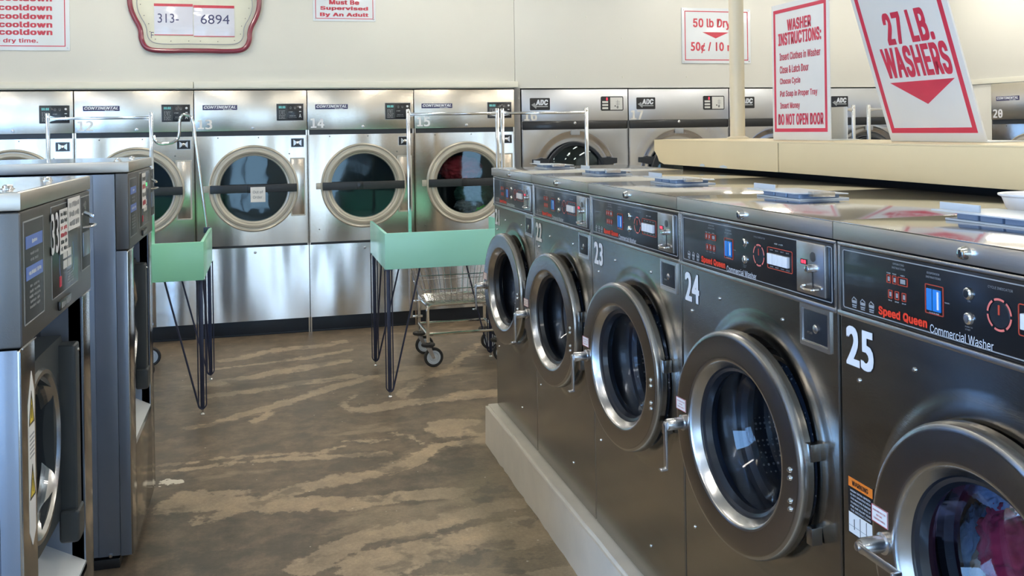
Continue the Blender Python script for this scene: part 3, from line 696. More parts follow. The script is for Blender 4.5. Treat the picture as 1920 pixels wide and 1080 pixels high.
# ------------------------------------------------------------------ dryers 11-15 and 20
DW = .8409
def make_dryer():
    t = thing('stack_dryer', 'x', 'dryer'); w = DW/2-.003
    mb = MB()
    cx, cz = .011, 1.137
    face_hole(mb, -w, w, .700, 1.545, cx, cz, [(.335,0),(.333,.01),(.31,.02),(.27,.03)], M_dsteel, 96)
    mb.box(-w, w, .02, .75, .12, 1.88, M_console)
    bm = mb.bm
    mb.build('door_surround', t)
    # carve: interior is a dark can in front of the carcass
    mb = MB(); mb.lathe([(.27,.028),(.30,.03),(.30,.0199),(.345,.0199)], (cx,0,cz), (0,1,0), M_beige, 64)
    mb.build('inner_rim', t)
    mb = MB(); mb.box(-w, w, -.004, .03, 1.583, 1.895, M_dhead, .004); hp_ = mb.build('header_panel', t)
    mb = MB(); mb.box(-w, w, .004, .03, 1.545, 1.583, M_band); mb.build('dark_band', t)
    mb = MB(); mb.prism([(-w,-.036,.1215),(-w,.0,.682),(-w,.03,.682),(-w,.03,.1215)], (2*w,0,0), M_dlow); lp = mb.build('lower_panel', t)
    mb = MB(); mb.box(-w, w, .006, .03, .682, .700, M_band); mb.build('dark_groove', t)
    mb = MB(); mb.box(-w-.003, w+.003, .010, .05, .0, .1215, M_navy, .002); mb.box(-w-.003,w+.003,.004,.02,0,.012,M_navy,.002); mb.build('kick_plate', t)
    mb = MB(); mb.lathe([(0,.005),(.005,.004),(.011,.003),(.012,0)], (.012,0,.642), (0,-1,0), M_satin, 18); mb.build('lock', lp)
    mb = MB(); mb.lathe([(0,.006),(.005,.005),(.012,.004),(.013,0)], (.012,-.004,1.605), (0,-1,0), M_satin, 18); mb.build('header_lock', hp_)
    # badge
    mb = MB(); x0, x1 = .063-DW/2, .316-DW/2
    mb.box(x0, x1, -.006, -.004, 1.745, 1.783, M_ink, .001); mb.text('CONTINENTAL', M_whitetext, ((x0+x1)/2,-.006,1.767), w=.235, h=.022, bold=.05, shear=.3, **F)
    mb.text('~~~~~~', M_whitetext, ((x0+x1)/2+.06,-.006,1.7495), w=.07, h=.006, bold=.03, **F)
    mb.build('badge', hp_)
    # display
    x0, x1, z0, z1 = .611-DW/2, .812-DW/2, 1.660, 1.788
    mb = MB(); mb.box(x0, x1, -.007, -.004, z0, z1, M_panel, .001); outline(mb, x0-.003, x1+.003, z0-.003, z1+.003, .003, -.005, M_greytext, .004)
    mb.box(x0+.006, x0+.078, -.0078, -.006, z0+.008, z1-.008, M_darkgrey)
    mb.text('88:88', M_ledc, (x0+.04,-.008,z1-.025), w=.05, h=.018, bold=.03, **F)
    for k in range(7): mb.text(('~~~~','~~~','~~~','~~ ~~~~','~~~~','~~~','~~~~')[k], M_greytext, (x0+.042,-.008,z1-.052-k*.010), w=.05, h=.005, **F)
    for k in range(2): mb.text('U' if k else 'O', M_greytext, (x0+.105+k*.032,-.007,z1-.03), w=.012, h=.018, **F)
    mb.text('~~~~~~', M_greytext, (x0+.105,-.007,z1-.062), w=.03, h=.007, **F); mb.text('~~~~~~~ ~~~~', M_greytext, (x0+.12,-.007,z0+.035), w=.05, h=.006, **F)
    mb.text('INSTRUCTIONS', M_greytext, (x0+.12,-.007,z0+.022), w=.06, h=.006, **F); mb.text('A', M_whitetext, (x1-.025,-.007,z0+.035), w=.018, h=.03, **F)
    mb.lathe([(0,.004),(.007,.003),(.009,0)], (x1-.024,-.007,z1-.026), (0,-1,0), M_white, 14)
    mb.box(x1-.032,x1-.016,-.0085,-.007,z1-.062,z1-.056,M_white)
    mb.build('display_panel', hp_)
    # coin slot plate
    x0, x1, z0, z1 = .712-DW/2, .815-DW/2, 1.448, 1.522
    mb = MB(); mb.plate(rrect(x0,x1,z0,z1,.003), rrect(x0+.004,x1-.004,z0+.004,z1-.004,.002), -.008, 0, M_satin); mb.box(x0+.003,x1-.003,-.005,-.001,z0+.003,z1-.003,M_panel)
    c = ((x0+x1)/2, (z0+z1)/2)
    for sx in (-1, 1): mb.prism([(c[0]+sx*.008,-.006,c[1]+.008),(c[0]+sx*.008,-.006,c[1]-.008),(c[0]+sx*.030,-.006,c[1]-.024),(c[0]+sx*.030,-.006,c[1]+.024)], (0,-.004,0), M_satin)
    mb.lathe([(0,.014),(.006,.014),(.012,.010),(.014,0)], (c[0],-.004,c[1]), (0,-1,0), M_chrome, 18)
    mb.build('coin_box', t)
    # hinge plate to the right of the door
    x0, x1, z0, z1 = .705-DW/2, .818-DW/2, .915, 1.368
    mb = MB(); mb.box(x0, x1, -.007, 0, z0, z1, M_dsteel, .002); outline(mb, x0, x1, z0, z1, .010, -.007, M_beige, .008, .005); mb.build('hinge_plate', t)
    # door
    mb = MB()
    mb.lathe([(.270,.010),(.268,-.012),(.272,-.020),(.285,-.026),(.300,-.024),(.306,-.018),(.316,-.018),(.325,-.024),(.333,-.020),(.336,-.008),(.336,.0),(.330,.004)], (cx,0,cz), (0,1,0), [M_beige]*12, 80)
    mb.lathe([(.262,.016),(.250,.004),(.256,-.006),(.270,-.010)], (cx,0,cz), (0,1,0), M_beige, 80)
    d = mb.build('door', t)
    mb = MB(); mb.lathe([(.262,-.002),(.0,-.002)], (cx,0,cz), (0,1,0), M_dglass, 64); mb.build('door_glass', d)
    mb = MB(); mb.box(cx-.322, cx+.322, -.040, -.027, cz-.030, cz+.032, M_band, .003); mb.box(cx-.055,cx-.005,-.042,-.039,cz-.030,cz+.032,M_panel,.002)
    for sx in (-1, 1): mb.box(cx+sx*.290-.03, cx+sx*.290+.03, -.036, -.02, cz-.030, cz+.032, M_panel, .003)
    mb.build('door_bar', d)
    mb = MB(); mb.box(cx-.372, cx-.328, -.008, 0, cz-.022, cz+.028, M_beige, .003); mb.build('door_latch', t)
    for x, z in ((-.25,1.53),(.05,1.53),(.28,1.40),(-.34,.80)):
        mb = MB(); mb.lathe([(0,.003),(.004,.002),(.005,0)], (x,0,z), (0,-1,0), M_console, 10); mb.build('screw', t)
    # drum shell behind the glass (dark)
    mb = MB(); mb.lathe([(.268,.004),(.268,.0185),(0,.0185)], (cx,0,cz), (0,1,0), M_darkdrum, 48); mb.build('drum', t)
    return t
M_darkdrum = mat('dryer_drum_dark', rgb(52,60,66), .45, .5, .1, 6)
def open_dryer_interior():
    pass
# a deep drum: rebuild the carcass with a hole instead of a solid front
def make_dryer_body(t, cx, cz, w, R, mat_):
    mb = MB()
    mb.box(-w, w, .02, .03, .12, .70, M_console); mb.box(-w, w, .02, .03, 1.53, 1.88, M_console)
    mb.box(-w, -w+.01, .0, .75, .0, 1.88, mat_); mb.box(w-.01, w, .0, .75, .0, 1.88, mat_); mb.box(-w, w, .74, .75, 0, 1.88, M_console); mb.box(-w, w, .02, .75, 1.87, 1.88, M_console)
    mb.build('carcass', t)
dr = make_dryer()
# replace the shallow pieces by a real drum
for c in kids(dr):
    if c.name.startswith(('drum','inner_rim','door_surround')): bpy.data.objects.remove(c)
mb = MB(); face_hole(mb, -DW/2+.003, DW/2-.003, .700, 1.545, .011, 1.137, [(.335,0),(.333,.01),(.31,.02),(.272,.03),(.272,.05)], M_dsteel, 96); mb.build('door_surround', dr)
make_dryer_body(dr, .011, 1.137, DW/2-.003, .3, M_dsteel)
mb = MB(); mb.lathe([(.272,.045),(.385,.06),(.385,.62),(0,.64)], (.011,0,1.137), (0,1,0), M_darkdrum, 56)
for a in (.9, 3.0, 5.1): mb.tube([(.011+math.cos(a)*.35,.09,1.137+math.sin(a)*.35),(.011+math.cos(a)*.35,.6,1.137+math.sin(a)*.35)], .045, M_darkdrum, 8)
mb.build('drum', dr)
DX0 = -1.3832; YD = 7.4434
dl = {11:'stainless stack dryer cut off at the left edge, its door behind the grey machine',
      12:'stainless stack dryer number 12 behind the left mint table',
      13:'stainless stack dryer number 13 with the Out of Order note on its glass',
      14:'stainless stack dryer number 14 with an empty green tinted door glass',
      15:'stainless stack dryer number 15 with red and green clothes tumbling inside',
      20:'stainless dryer number 20 set in the right hand wall'}
DG = 'dryers with round beige rimmed doors'
DRY = {}
for n in (11,12,13,14,15,20):
    t = dr if n == 11 else copy_tree(dr)
    if n < 20: t.location = (DX0+(n-11.5)*DW, YD, 0)
    else: t.location = (XR-.03, 6.741-DW/2, 0); t.rotation_euler = (0,0,-PI/2)
    tag(t, dl[n], 'dryer', DG); DRY[n] = t
for n, mm in ((12,M_ghost),(13,M_ghost),(14,M_number),(15,M_number),(20,M_number)):
    mb = MB(); mb.text(str(n), mm, (-DW/2+.078,-.004,1.636), w=.106, h=.074, bold=.03, mono=True, **F); mb.build('number_decal', DRY[n])
mb = MB(); mb.box(-.055,.055,0,.001,-.058,.058,M_paper); mb.text('Out of\nOrder', M_greytext, (0,0,0), w=.075, h=.062, bold=.02, **F)
o = mb.build('paper_note'); o.location = (-.542+.460, YD-.0435, 1.092); tag(o, 'small white Out of Order paper taped to the dryer 13 door bar', 'note')
for nm, c, p, r_, s_, lb in (('red_garment', rgb(168,44,52), (1.55,7.62,1.24), (.17,.10,.10), 11, 'red garment tumbling behind the upper glass of dryer 15'),
                       ('green_garment', rgb(50,96,80), (1.66,7.60,1.03), (.15,.10,.11), 12, 'dark green garment in the lower half of the dryer 15 drum'),
                       ('grey_garment', rgb(112,118,120), (1.62,7.58,.93), (.12,.08,.06), 13, 'grey cloth at the bottom of the dryer 15 drum'),
                       ('lime_garment', rgb(96,190,60), (1.70,7.56,.895), (.09,.06,.05), 14, 'bright lime green cloth low in the dryer 15 glass')):
    blob(nm, cloth('cloth_'+nm, c), p, r_, s_, lb, .35, 2.4)

# ------------------------------------------------------------------ ADC dryers 16-19
AW = .951
def make_adc():
    t = thing('wide_dryer', 'x', 'dryer'); w = AW/2-.004
    mb = MB(); cx, cz = -.008, 1.18
    face_hole(mb, -w, w, .42, 1.556, cx, cz, [(.365,0),(.36,.0008),(.345,.005),(.325,.014),(.305,.018),(.285,.018),(.27,.020),(.27,.04)], M_asteel, 80)
    mb.build('door_surround', t)
    mb = MB(); mb.box(-w, w, .0, .02, .12, .415, M_asteel, .003); mb.build('lower_panel', t)
    mb = MB(); mb.box(-w, w, -.004, .03, 1.627, 1.893, M_ahead, .003); hp_ = mb.build('header_panel', t)
    mb = MB(); mb.box(-w, w, .0, .03, 1.556, 1.627, M_panel, .002)
    mb.lathe([(0,.006),(.006,.005),(.012,.004),(.013,0)], (-.005,0,1.610), (0,-1,0), M_satin, 16); mb.build('dark_band', t)
    mb = MB(); mb.box(-w, w, .012, .04, 0, .12, M_navy); mb.build('kick_plate', t)
    mb = MB(); mb.box(-w,-w+.01,.0,.8,.0,1.88,M_asteel); mb.box(w-.01,w,.0,.8,.0,1.88,M_asteel); mb.box(-w,w,.79,.8,0,1.88,M_console); mb.box(-w,w,.03,.8,1.87,1.88,M_console); mb.build('carcass', t)
    mb = MB(); mb.lathe([(.27,.035),(.42,.05),(.42,.7),(0,.72)], (cx,0,cz), (0,1,0), M_darkdrum, 48); mb.build('drum', t)
    x0, x1 = .075-AW/2, .250-AW/2
    mb = MB(); mb.prism([(p[0],-.006,p[1]) for p in rrect(x0,x1,1.720,1.822,.008)], (0,.003,0), M_panel)
    mb.text('ADC', M_whitetext, ((x0+x1)/2+.018,-.006,1.785), w=.105, h=.046, bold=.06, shear=.15, **F)
    a = x0+.012
    mb.prism([(a,-.0062,1.765),(a+.030,-.0062,1.782),(a+.036,-.0062,1.770),(a+.045,-.0062,1.756),(x1-.018,-.0062,1.756),(x1-.018,-.0062,1.746),(a+.045,-.0062,1.746),(a+.042,-.0062,1.732)], (0,-.0008,0), M_greytext)
    mb.build('badge', hp_)
    x0, x1, z0, z1 = .702-AW/2, .906-AW/2, 1.710, 1.832
    mb = MB(); mb.prism([(p[0],-.007,p[1]) for p in rrect(x0,x1,z0,z1,.012)], (0,.004,0), M_panel)
    mb.box(x0+.085,x1-.008,-.008,-.006,z0+.008,z1-.008,M_cardwhite); mb.text('8', M_led, (x0+.055,-.0075,z1-.022), w=.014, h=.024, bold=.02, **F)
    for k in range(3): mb.box(x0+.012,x0+.065,-.009,-.007,z0+.014+k*.026,z0+.030+k*.026,M_cardwhite,.002)
    for k in range(3): mb.box(x0+.135,x0+.172,-.0085,-.0078,z1-.045-k*.012,z1-.042-k*.012,M_greytext)
    mb.box(x0+.149,x0+.153,-.0086,-.0078,z0+.03,z1-.03,M_greytext); mb.text('U', M_black, (x0+.150,-.008,z0+.030), w=.014, h=.020, bold=.05, **F); mb.box(x0+.124,x0+.134,-.0086,-.0078,z0+.035,z0+.045,M_black)
    mb.build('display_panel', hp_)
    mb = MB(); mb.box(-.044,.036,-.006,0,1.508,1.553,M_greytext,.004); mb.build('door_latch', t)
    # door: black ring with handle ears
    P = []
    for k in range(97):
        a = -PI/2+2*PI*k/96; P.append((.268*math.cos(a), .268*math.sin(a)))
    mb = MB()
    mb.lathe([(.236,-.012),(.240,-.026),(.262,-.030),(.268,-.022),(.268,.0)], (cx,0,cz), (0,1,0), M_navy, 72)
    mb.prism([(cx-.37,-.02,cz+.085),(cx-.37,-.02,cz+.128),(cx-.235,-.02,cz+.132),(cx-.20,-.02,cz+.18),(cx-.20,-.02,cz+.05)], (0,.02,0), M_navy)
    mb.prism([(cx+.37,-.02,cz+.085),(cx+.37,-.02,cz+.128),(cx+.235,-.02,cz+.132),(cx+.20,-.02,cz+.18),(cx+.20,-.02,cz+.05)], (0,.02,0), M_navy)
    d = mb.build('door', t)
    mb = MB(); mb.lathe([(.24,-.008),(.20,-.02),(.0,-.03)], (cx,0,cz), (0,1,0), M_dglass, 56); mb.build('door_glass', d)
    return t
ad = make_adc(); al = {16:'blue grey dryer number 16 seen over the far end of the washers',
      17:'blue grey dryer number 17 left of the cream post',
      18:'blue grey dryer number 18 half hidden by the cream post and instructions sign',
      19:'blue grey dryer number 19 seen between the two standing signs'}
for n in (16,17,18,19):
    t = ad if n == 16 else copy_tree(ad); t.location = (2.037+(n-15.5)*AW, YD, 0); tag(t, al[n], 'dryer', 'dryers with black ring doors'); DRY[n] = t
for n in (16,17,18,19):
    mb = MB(); mb.text(str(n), M_ghost, (-AW/2+.080,-.004,1.672), w=.112, h=.078, bold=.03, mono=True, **F); mb.build('number_decal', DRY[n])

# ------------------------------------------------------------------ large grey washers on the left
def make_big(wd, lift, num, name_label, group):
    t = thing('large_washer', name_label, 'washing machine', group=group)
    top = 1.449+lift; D = .95; e = .042
    mb = MB()      # body
    mb.box(.004, wd-.004, .112, D, .03+lift, 1.405+lift, M_paint, .004)
    mb.box(.004, .010, e+.002, .118, .03+lift, 1.405+lift, M_paint, .001); mb.box(wd-.010, wd-.004, e+.002, .118, .03+lift, 1.405+lift, M_paint, .001)
    mb.box(.008, wd-.008, e+.002, .115, 1.14+lift, 1.404+lift, M_paint)
    mb.box(.01, wd-.01, e+.006, .30, .0, .035, M_black, .003); mb.box(.02, wd-.02, D-.2, D-.02, .0, .04, M_black)
    body = mb.build('cabinet', t)
    mb = MB(); mb.lathe([(0,.007),(.006,.006),(.008,0)], (.004,e+.035,.05), (-1,0,0), M_chrome, 12); mb.build('bolt', t)
    # front frame: left margin, right margin, bottom, top, recess
    zr0, zr1, xa, xb = .410+lift, 1.133+lift, .122, wd-.105
    mb = MB()
    mb.box(0, xa, 0, e, .03+lift, 1.128+lift, M_gsteel, .006, 3); mb.box(xb, wd, 0, e, .03+lift, 1.128+lift, M_gsteel, .006, 3)
    mb.box(xa-.004, xb+.004, .0, e, .03+lift, zr0, M_gsteel, .002)
    mb.build('front_frame', t)
    mb = MB(); mb.box(-.001, .0015, .006, e, .03+lift, 1.128+lift, M_paint, .0005); mb.build('side_trim', t)
    mb = MB(); mb.box(wd-.0015, wd+.001, .006, e, .03+lift, 1.128+lift, M_paint, .0005); mb.build('side_trim', t)
    mb = MB()      # recess with a sloping sill
    mb.box(xa-.002, xb+.002, .105, .11, zr0, zr1, M_gsteel)
    mb.box(xa-.004, xa, .002, .11, zr0, zr1, M_paint); mb.box(xb, xb+.004, .002, .11, zr0, zr1, M_paint)
    mb.prism([(xa,.0,zr0-.001),(xa,.105,zr0+.055),(xa,.105,zr0-.02),(xa,.0,zr0-.02)], (xb-xa,0,0), M_signwhite)
    mb.build('door_recess', t)
    # console
    mb = MB(); mb.box(-.001, wd+.001, -.004, e, 1.131+lift, 1.409+lift, M_console, .007, 3)
    cn = mb.build('console', t)
    mb = MB(); mb.box(-.003, wd+.003, -.006, D, 1.411+lift, top, M_lidedge, .004); mb.box(.0, wd, .0, D-.01, top-.001, top+.001, M_lid); lid = mb.build('lid', t)
    for x in (.13,.50):
        mb = MB(); mb.lathe([(.015,0),(.015,.002),(.011,.003),(.0105,.008),(.007,.010),(0,.010)], (x,.05,top), (0,0,1), M_chrome, 20); mb.build('cap_bolt', lid)
    y = -.0042; L = lambda z: z+lift
    mb = MB(); mb.box(.020,.190,y-.001,y,L(1.174),L(1.385),M_darkgrey,.0005); outline(mb,.018,.192,L(1.172),L(1.387),.003,y,M_greytext,.002)
    mb.box(.034,.178,y-.002,y,L(1.328),L(1.354),M_periw); mb.box(.034,.178,y-.002,y,L(1.262),L(1.290),M_periw)
    mb.text('~~~~~', M_whitetext, (.106,y-.0021,L(1.341)), w=.05, h=.009, **F); mb.text('~~~~~~~~~~~ ~~~~~~', M_whitetext, (.106,y-.0021,L(1.276)), w=.11, h=.009, **F)
    for k, s_ in enumerate(('~~~~~~ ~~~~~','~~~~~ ~~~~~')): mb.text(s_, M_greytext, (.106,y-.001,L(1.315-k*.013)), w=.07, h=.006, **F)
    for k, s_ in enumerate(('~~~ ~~~~~~','~~~~ ~~~~~~','~~~~ ~~~~~~~','~~~~~~~~~ ~~~~','~~~~~~~~~ ~~~~~')): mb.text(s_, M_greytext, (.106,y-.001,L(1.247-k*.011)), w=.08+.008*(k%3), h=.006, **F)
    mb.build('instruction_plate', cn)
    mb = MB(); mb.box(.272,.568,y-.0015,y,L(1.184),L(1.396),M_panel,.0008); outline(mb,.270,.570,L(1.182),L(1.398),.003,y,M_greytext,.002)
    for z in (1.262,1.237):
        for x in (.39,.44): mb.box(x,x+.04,y-.003,y,L(z),L(z+.02),M_cardwhite,.001)
    rring(mb,.43,L(1.256),.085,.004,y-.002,M_periw,10,2.7,3.6); rring(mb,.43,L(1.256),.085,.004,y-.002,M_periw,10,-.45,.45)
    mb.box(.46,.50,y-.003,y,L(1.335),L(1.350),M_ledg,.001); mb.box(.345,.365,y-.003,y,L(1.20),L(1.225),M_red,.001)
    for k in range(5): mb.text(('~~~~~~ ~~~~~','~~~~~ ~~~~','~~~~~~~','~~~~ ~~~~','~~~~~~ ~~~~~')[k], M_greytext, (.47,y-.0015,L(1.225-k*.007)), w=.07, h=.004, **F)
    mb.prism([(.39,y-.002,L(1.315)),(.42,y-.002,L(1.315)),(.405,y-.002,L(1.295))], (0,.001,0), M_periw)
    for k in range(4): mb.text('~~', M_greytext, (.40,y-.0015,L(1.30+.012*k)), w=.02, h=.007, **F)
    mb.build('display_panel', cn)
    mb = MB(); mb.box(.622,.742,y-.001,y,L(1.20),L(1.396),M_darkgrey,.0005); outline(mb,.620,.744,L(1.198),L(1.398),.003,y,M_greytext,.002)
    mb.lathe([(.012,0),(.012,.002),(0,.003)], (.675,y-.001,L(1.372)), (0,-1,0), M_satin, 18)
    mb.tube([(.672,y,L(1.352)),(.672,y-.016,L(1.345)),(.676,y-.02,L(1.340))], .006, M_chrome, 8)
    mb.tube(fillet([(.640,y,L(1.315)),(.660,y-.02,L(1.315)),(.725,y-.022,L(1.315)),(.738,y,L(1.315))], .01), .003, M_chrome, 8)
    mb.box(.640,.720,y-.004,y,L(1.235),L(1.30),M_paint,.002)
    mb.build('coin_acceptor', cn)
    mb = MB(); mb.box(.33,.46,y-.006,y,L(1.146),L(1.169),M_panel,.003); mb.text('~~~~~~', M_greytext, (.395,y-.006,L(1.1575)), w=.11, h=.014, bold=.03, **F); mb.build('badge', cn)
    mb = MB(); mb.tube([(.008,-.002,L(1.128)),(xa,-.002,L(1.128))], .0016, M_satin, 6); mb.tube([(xb,-.002,L(1.128)),(wd-.004,-.002,L(1.128))], .0016, M_satin, 6); mb.build('console_trim', t)
    # door
    cx, cz = (xa+xb)/2-.035, .800+lift
    mb = MB(); R = .235; y1 = .045
    out = []
    for k in range(64):
        a = PI/2+PI*k/63; out.append((cx+R*math.cos(a), cz+R*math.sin(a)))
    for p in ((xb-.06,cz-R),(xb-.02,cz-R+.04)): out.append(p)
    out.append((xb-.02,cz+R-.03)); out.append((xb-.05,cz+R))
    inner = []
    for (x, z) in out:
        a = math.atan2(z-cz, x-cx); inner.append((cx+.185*math.cos(a), cz+.185*math.sin(a)))
    mb.plate(out, inner, y1, .10, M_darkgrey)
    d = mb.build('door', t)
    mb = MB(); mb.lathe([(.205,.0),(.200,-.008),(.190,-.008),(.176,.006),(.165,.03)], (cx,y1,cz), (0,1,0), M_rim, 64); mb.build('door_ring', d)
    mb = MB(); mb.lathe([(.172,.012),(.168,.02),(.14,.03),(0,.036)], (cx,y1,cz), (0,1,0), M_mglass, 48); mb.build('door_glass', d)
    mb = MB(); mb.lathe([(.19,.035),(.19,.05),(0,.055)], (cx,y1,cz), (0,1,0), M_dark, 48); mb.build('drum_opening', d)
    mb = MB(); mb.box(xb-.085, xb-.028, .004, .050, .535+lift, 1.015+lift, M_darkgrey, .010, 3); mb.box(xb-.10, xb-.024, -.002, .048, .500+lift, .585+lift, M_darkgrey, .012, 3)
    mb.lathe([(0,.004),(.004,.003),(.005,0)], (xb-.05,.004,.995+lift), (0,-1,0), M_chrome, 12); mb.build('door_handle', d)
    return t
BG = 'large grey washers beside the aisle'
b1 = make_big(.758, 0, '33', 'large blue grey washer number 33 nearest on the left, with taped papers', BG)
b1.location = (-.4937, 2.079, 0); b1.rotation_euler = (0,0,PI/2)
b2 = make_big(.682, .017, '', 'large blue grey washer behind number 33, next to the left mint table', BG)
b2.location = (-.4937, 3.595, 0); b2.rotation_euler = (0,0,PI/2)
mb = MB(); mb.text('33', M_black, (.300,-.0062,1.334), w=.082, h=.100, bold=.03, lift=.0002, **F); mb.text('33', M_number, (.300,-.0062,1.334), w=.079, h=.096, bold=.022, lift=.0008, **F); mb.build('number_decal', b1)
# papers on the consoles
def sheet(name, parent_t, x0, x1, z0, z1, lines, label, mm, ysurf=-.0075):
    w, h = x1-x0, z1-z0; mb = MB(); mb.box(-w/2, w/2, -.0005, .0005, -h/2, h/2, M_paper)
    n = len(lines)
    for k, s_ in enumerate(lines):
        m_ = mm[k % len(mm)]; mb.text(s_, m_, (0,-.0006,h/2-(k+.7)*h/(n+.4)), w=w*.82, h=h/(n+.4)*.62, bold=.03, **F)
    o = mb.build(name); M_ = Matrix.Translation(parent_t.location) @ Matrix.Rotation(PI/2,4,'Z') @ Matrix.Translation(((x0+x1)/2, ysurf-.001, (z0+z1)/2)); o.matrix_world = M_
    return tag(o, label, 'notice')
sheet('paper_notice', b1, .343, .432, 1.278, 1.385, ['~~~~ ~~~~~~~','~~~~~ ~~~~~','~~ ~~~','~~~~~~~~','~~~~ ~~~','~~ ~~~~'], 'red and black printed paper taped right of the number 33', [M_darkgrey,M_darkgrey,M_redtext,M_redtext])
sheet('paper_notice', b1, .440, .590, 1.325, 1.405, ['~~ ~~~~~~~','~~~~~~ ~~~~~','~~~~~~~ ~~~~~'], 'wider white paper taped highest on the washer 33 console', [M_greytext])
sheet('paper_notice', b2, .325, .44, 1.27, 1.41, ['~~~~ ~~~~~~~','~~~~~ ~~~~~','~~ ~~~','~~~~~~~~'], 'white paper taped on the console of the farther large washer', [M_darkgrey,M_redtext])
# yellow warning sticker on the near margin of 33
mb = MB(); P = [(.050,-.0008,.735),(.075,-.0008,.700),(.103,-.0008,.725),(.105,-.0008,1.02),(.085,-.0008,1.065),(.052,-.0008,1.0)]
mb.prism(P, (0,.0008,0), M_paper)
for z in (.955,.80): mb.prism([(.055,-.001,z),(.100,-.001,z),(.0775,-.001,z+.07)], (0,-.0003,0), M_yellow)
for z in (.955,.80):
    P = [(.055,z),(.100,z),(.0775,z+.07)]; Q = [(.0605,z+.004),(.0945,z+.004),(.0775,z+.0585)]; mb.plate(P, Q, -.0016, -.0010, M_black)
    mb.prism([(.0765,-.0014,z+.012),(.0790,-.0014,z+.012),(.0795,-.0014,z+.04),(.0760,-.0014,z+.04)], (0,-.0004,0), M_black)
for k in range(6): mb.box(.060,.098,-.0012,-.0008,.885+k*.009,.889+k*.009,M_greytext)
mb.build('warning_sticker', b1)

# ------------------------------------------------------------------ mint tables
def make_table(mint):
    t = thing('folding_table', 'x', 'table'); W_, D_ = .83, .80
    mb = MB(); mb.box(.018, W_-.018, .018, D_, .754, .772, mint, .002); mb.build('table_surface', t)
    for nm, a in (('front_board', (0,W_,0,.018,.752,.965)), ('side_board', (0,.018,.018,D_,.752,.965)), ('side_board', (W_-.018,W_,.018,D_,.752,.965))):
        mb = MB(); mb.box(*a, mint, .003); mb.build(nm, t)
    for lx, ly in ((.02,.02),(W_-.02,.02),(.02,D_-.02),(W_-.02,D_-.02)):
        sx, sy = (1 if lx < W_/2 else -1), (1 if ly < D_/2 else -1)
        mb = MB(); f0 = (lx, ly, .03)
        mb.box(lx-.011, lx+.011, ly-.003, ly+.003, .035, .752, M_leg, .001)
        for dx in (-.021, .021): mb.tube(fillet([(lx+dx,ly,.752),(lx+dx,ly,.05),(lx,ly,.028)], .012), .0036, M_leg, 8)
        mb.tube(fillet([(lx+sx*.19,ly+sy*.01,.752),(lx+sx*.018,ly,.04),(lx,ly,.03)], .01), .0055, M_leg, 8)
        mb.tube(fillet([(lx+sx*.03,ly+sy*.19,.752),(lx,ly+sy*.012,.04),(lx,ly,.03)], .01), .0055, M_leg, 8)
        mb.box(lx-.025,lx+.025,ly-.02,ly+.02,.747,.752,M_leg)
        lg = mb.build('leg', t)
        mb = MB(); mb.lathe([(.006,.030),(.005,.012),(.010,.008),(.013,.004),(.013,.0),(0,0)][::-1], (lx,ly,0), (0,0,1), M_satin, 14); mb.build('levelling_foot', lg)
    return t
ta = make_table(M_mint2); ta.location = (-.376-.81, 5.42, 0); tag(ta, 'square mint green box table on hairpin legs left of the aisle', 'table', 'mint tables with raised edges')
tb = make_table(M_mint); tb.location = (.650, 5.44, 0); tag(tb, 'square mint green box table over a cart beside washer 21', 'table', 'mint tables with raised edges')
# bent hanging hook on the left table
mb = MB()
hp3 = [(-.371,6.20,.80),(-.385,6.2,.964),(-.450,6.2,1.569),(-.456,6.2,1.64),(-.475,6.2,1.680),(-.512,6.2,1.692),(-.533,6.2,1.672),(-.540,6.2,1.63),(-.541,6.2,1.57),(-.552,6.2,1.53),(-.590,6.2,1.508),(-.655,6.2,1.504),(-.682,6.2,1.518),(-.694,6.2,1.559)]
mb.tube(fillet(hp3, .03, 4), .0095, M_chrome, 12)
mb.box(-.398,-.368,6.185,6.2195,.772,.790,M_leg,.003); mb.box(-.405,-.366,6.187,6.2195,.935,.972,M_leg,.003)
o = tag(mb.build('hanging_hook'), 'chrome garment pole bent into a hook at the corner of the left mint table', 'hanger pole')

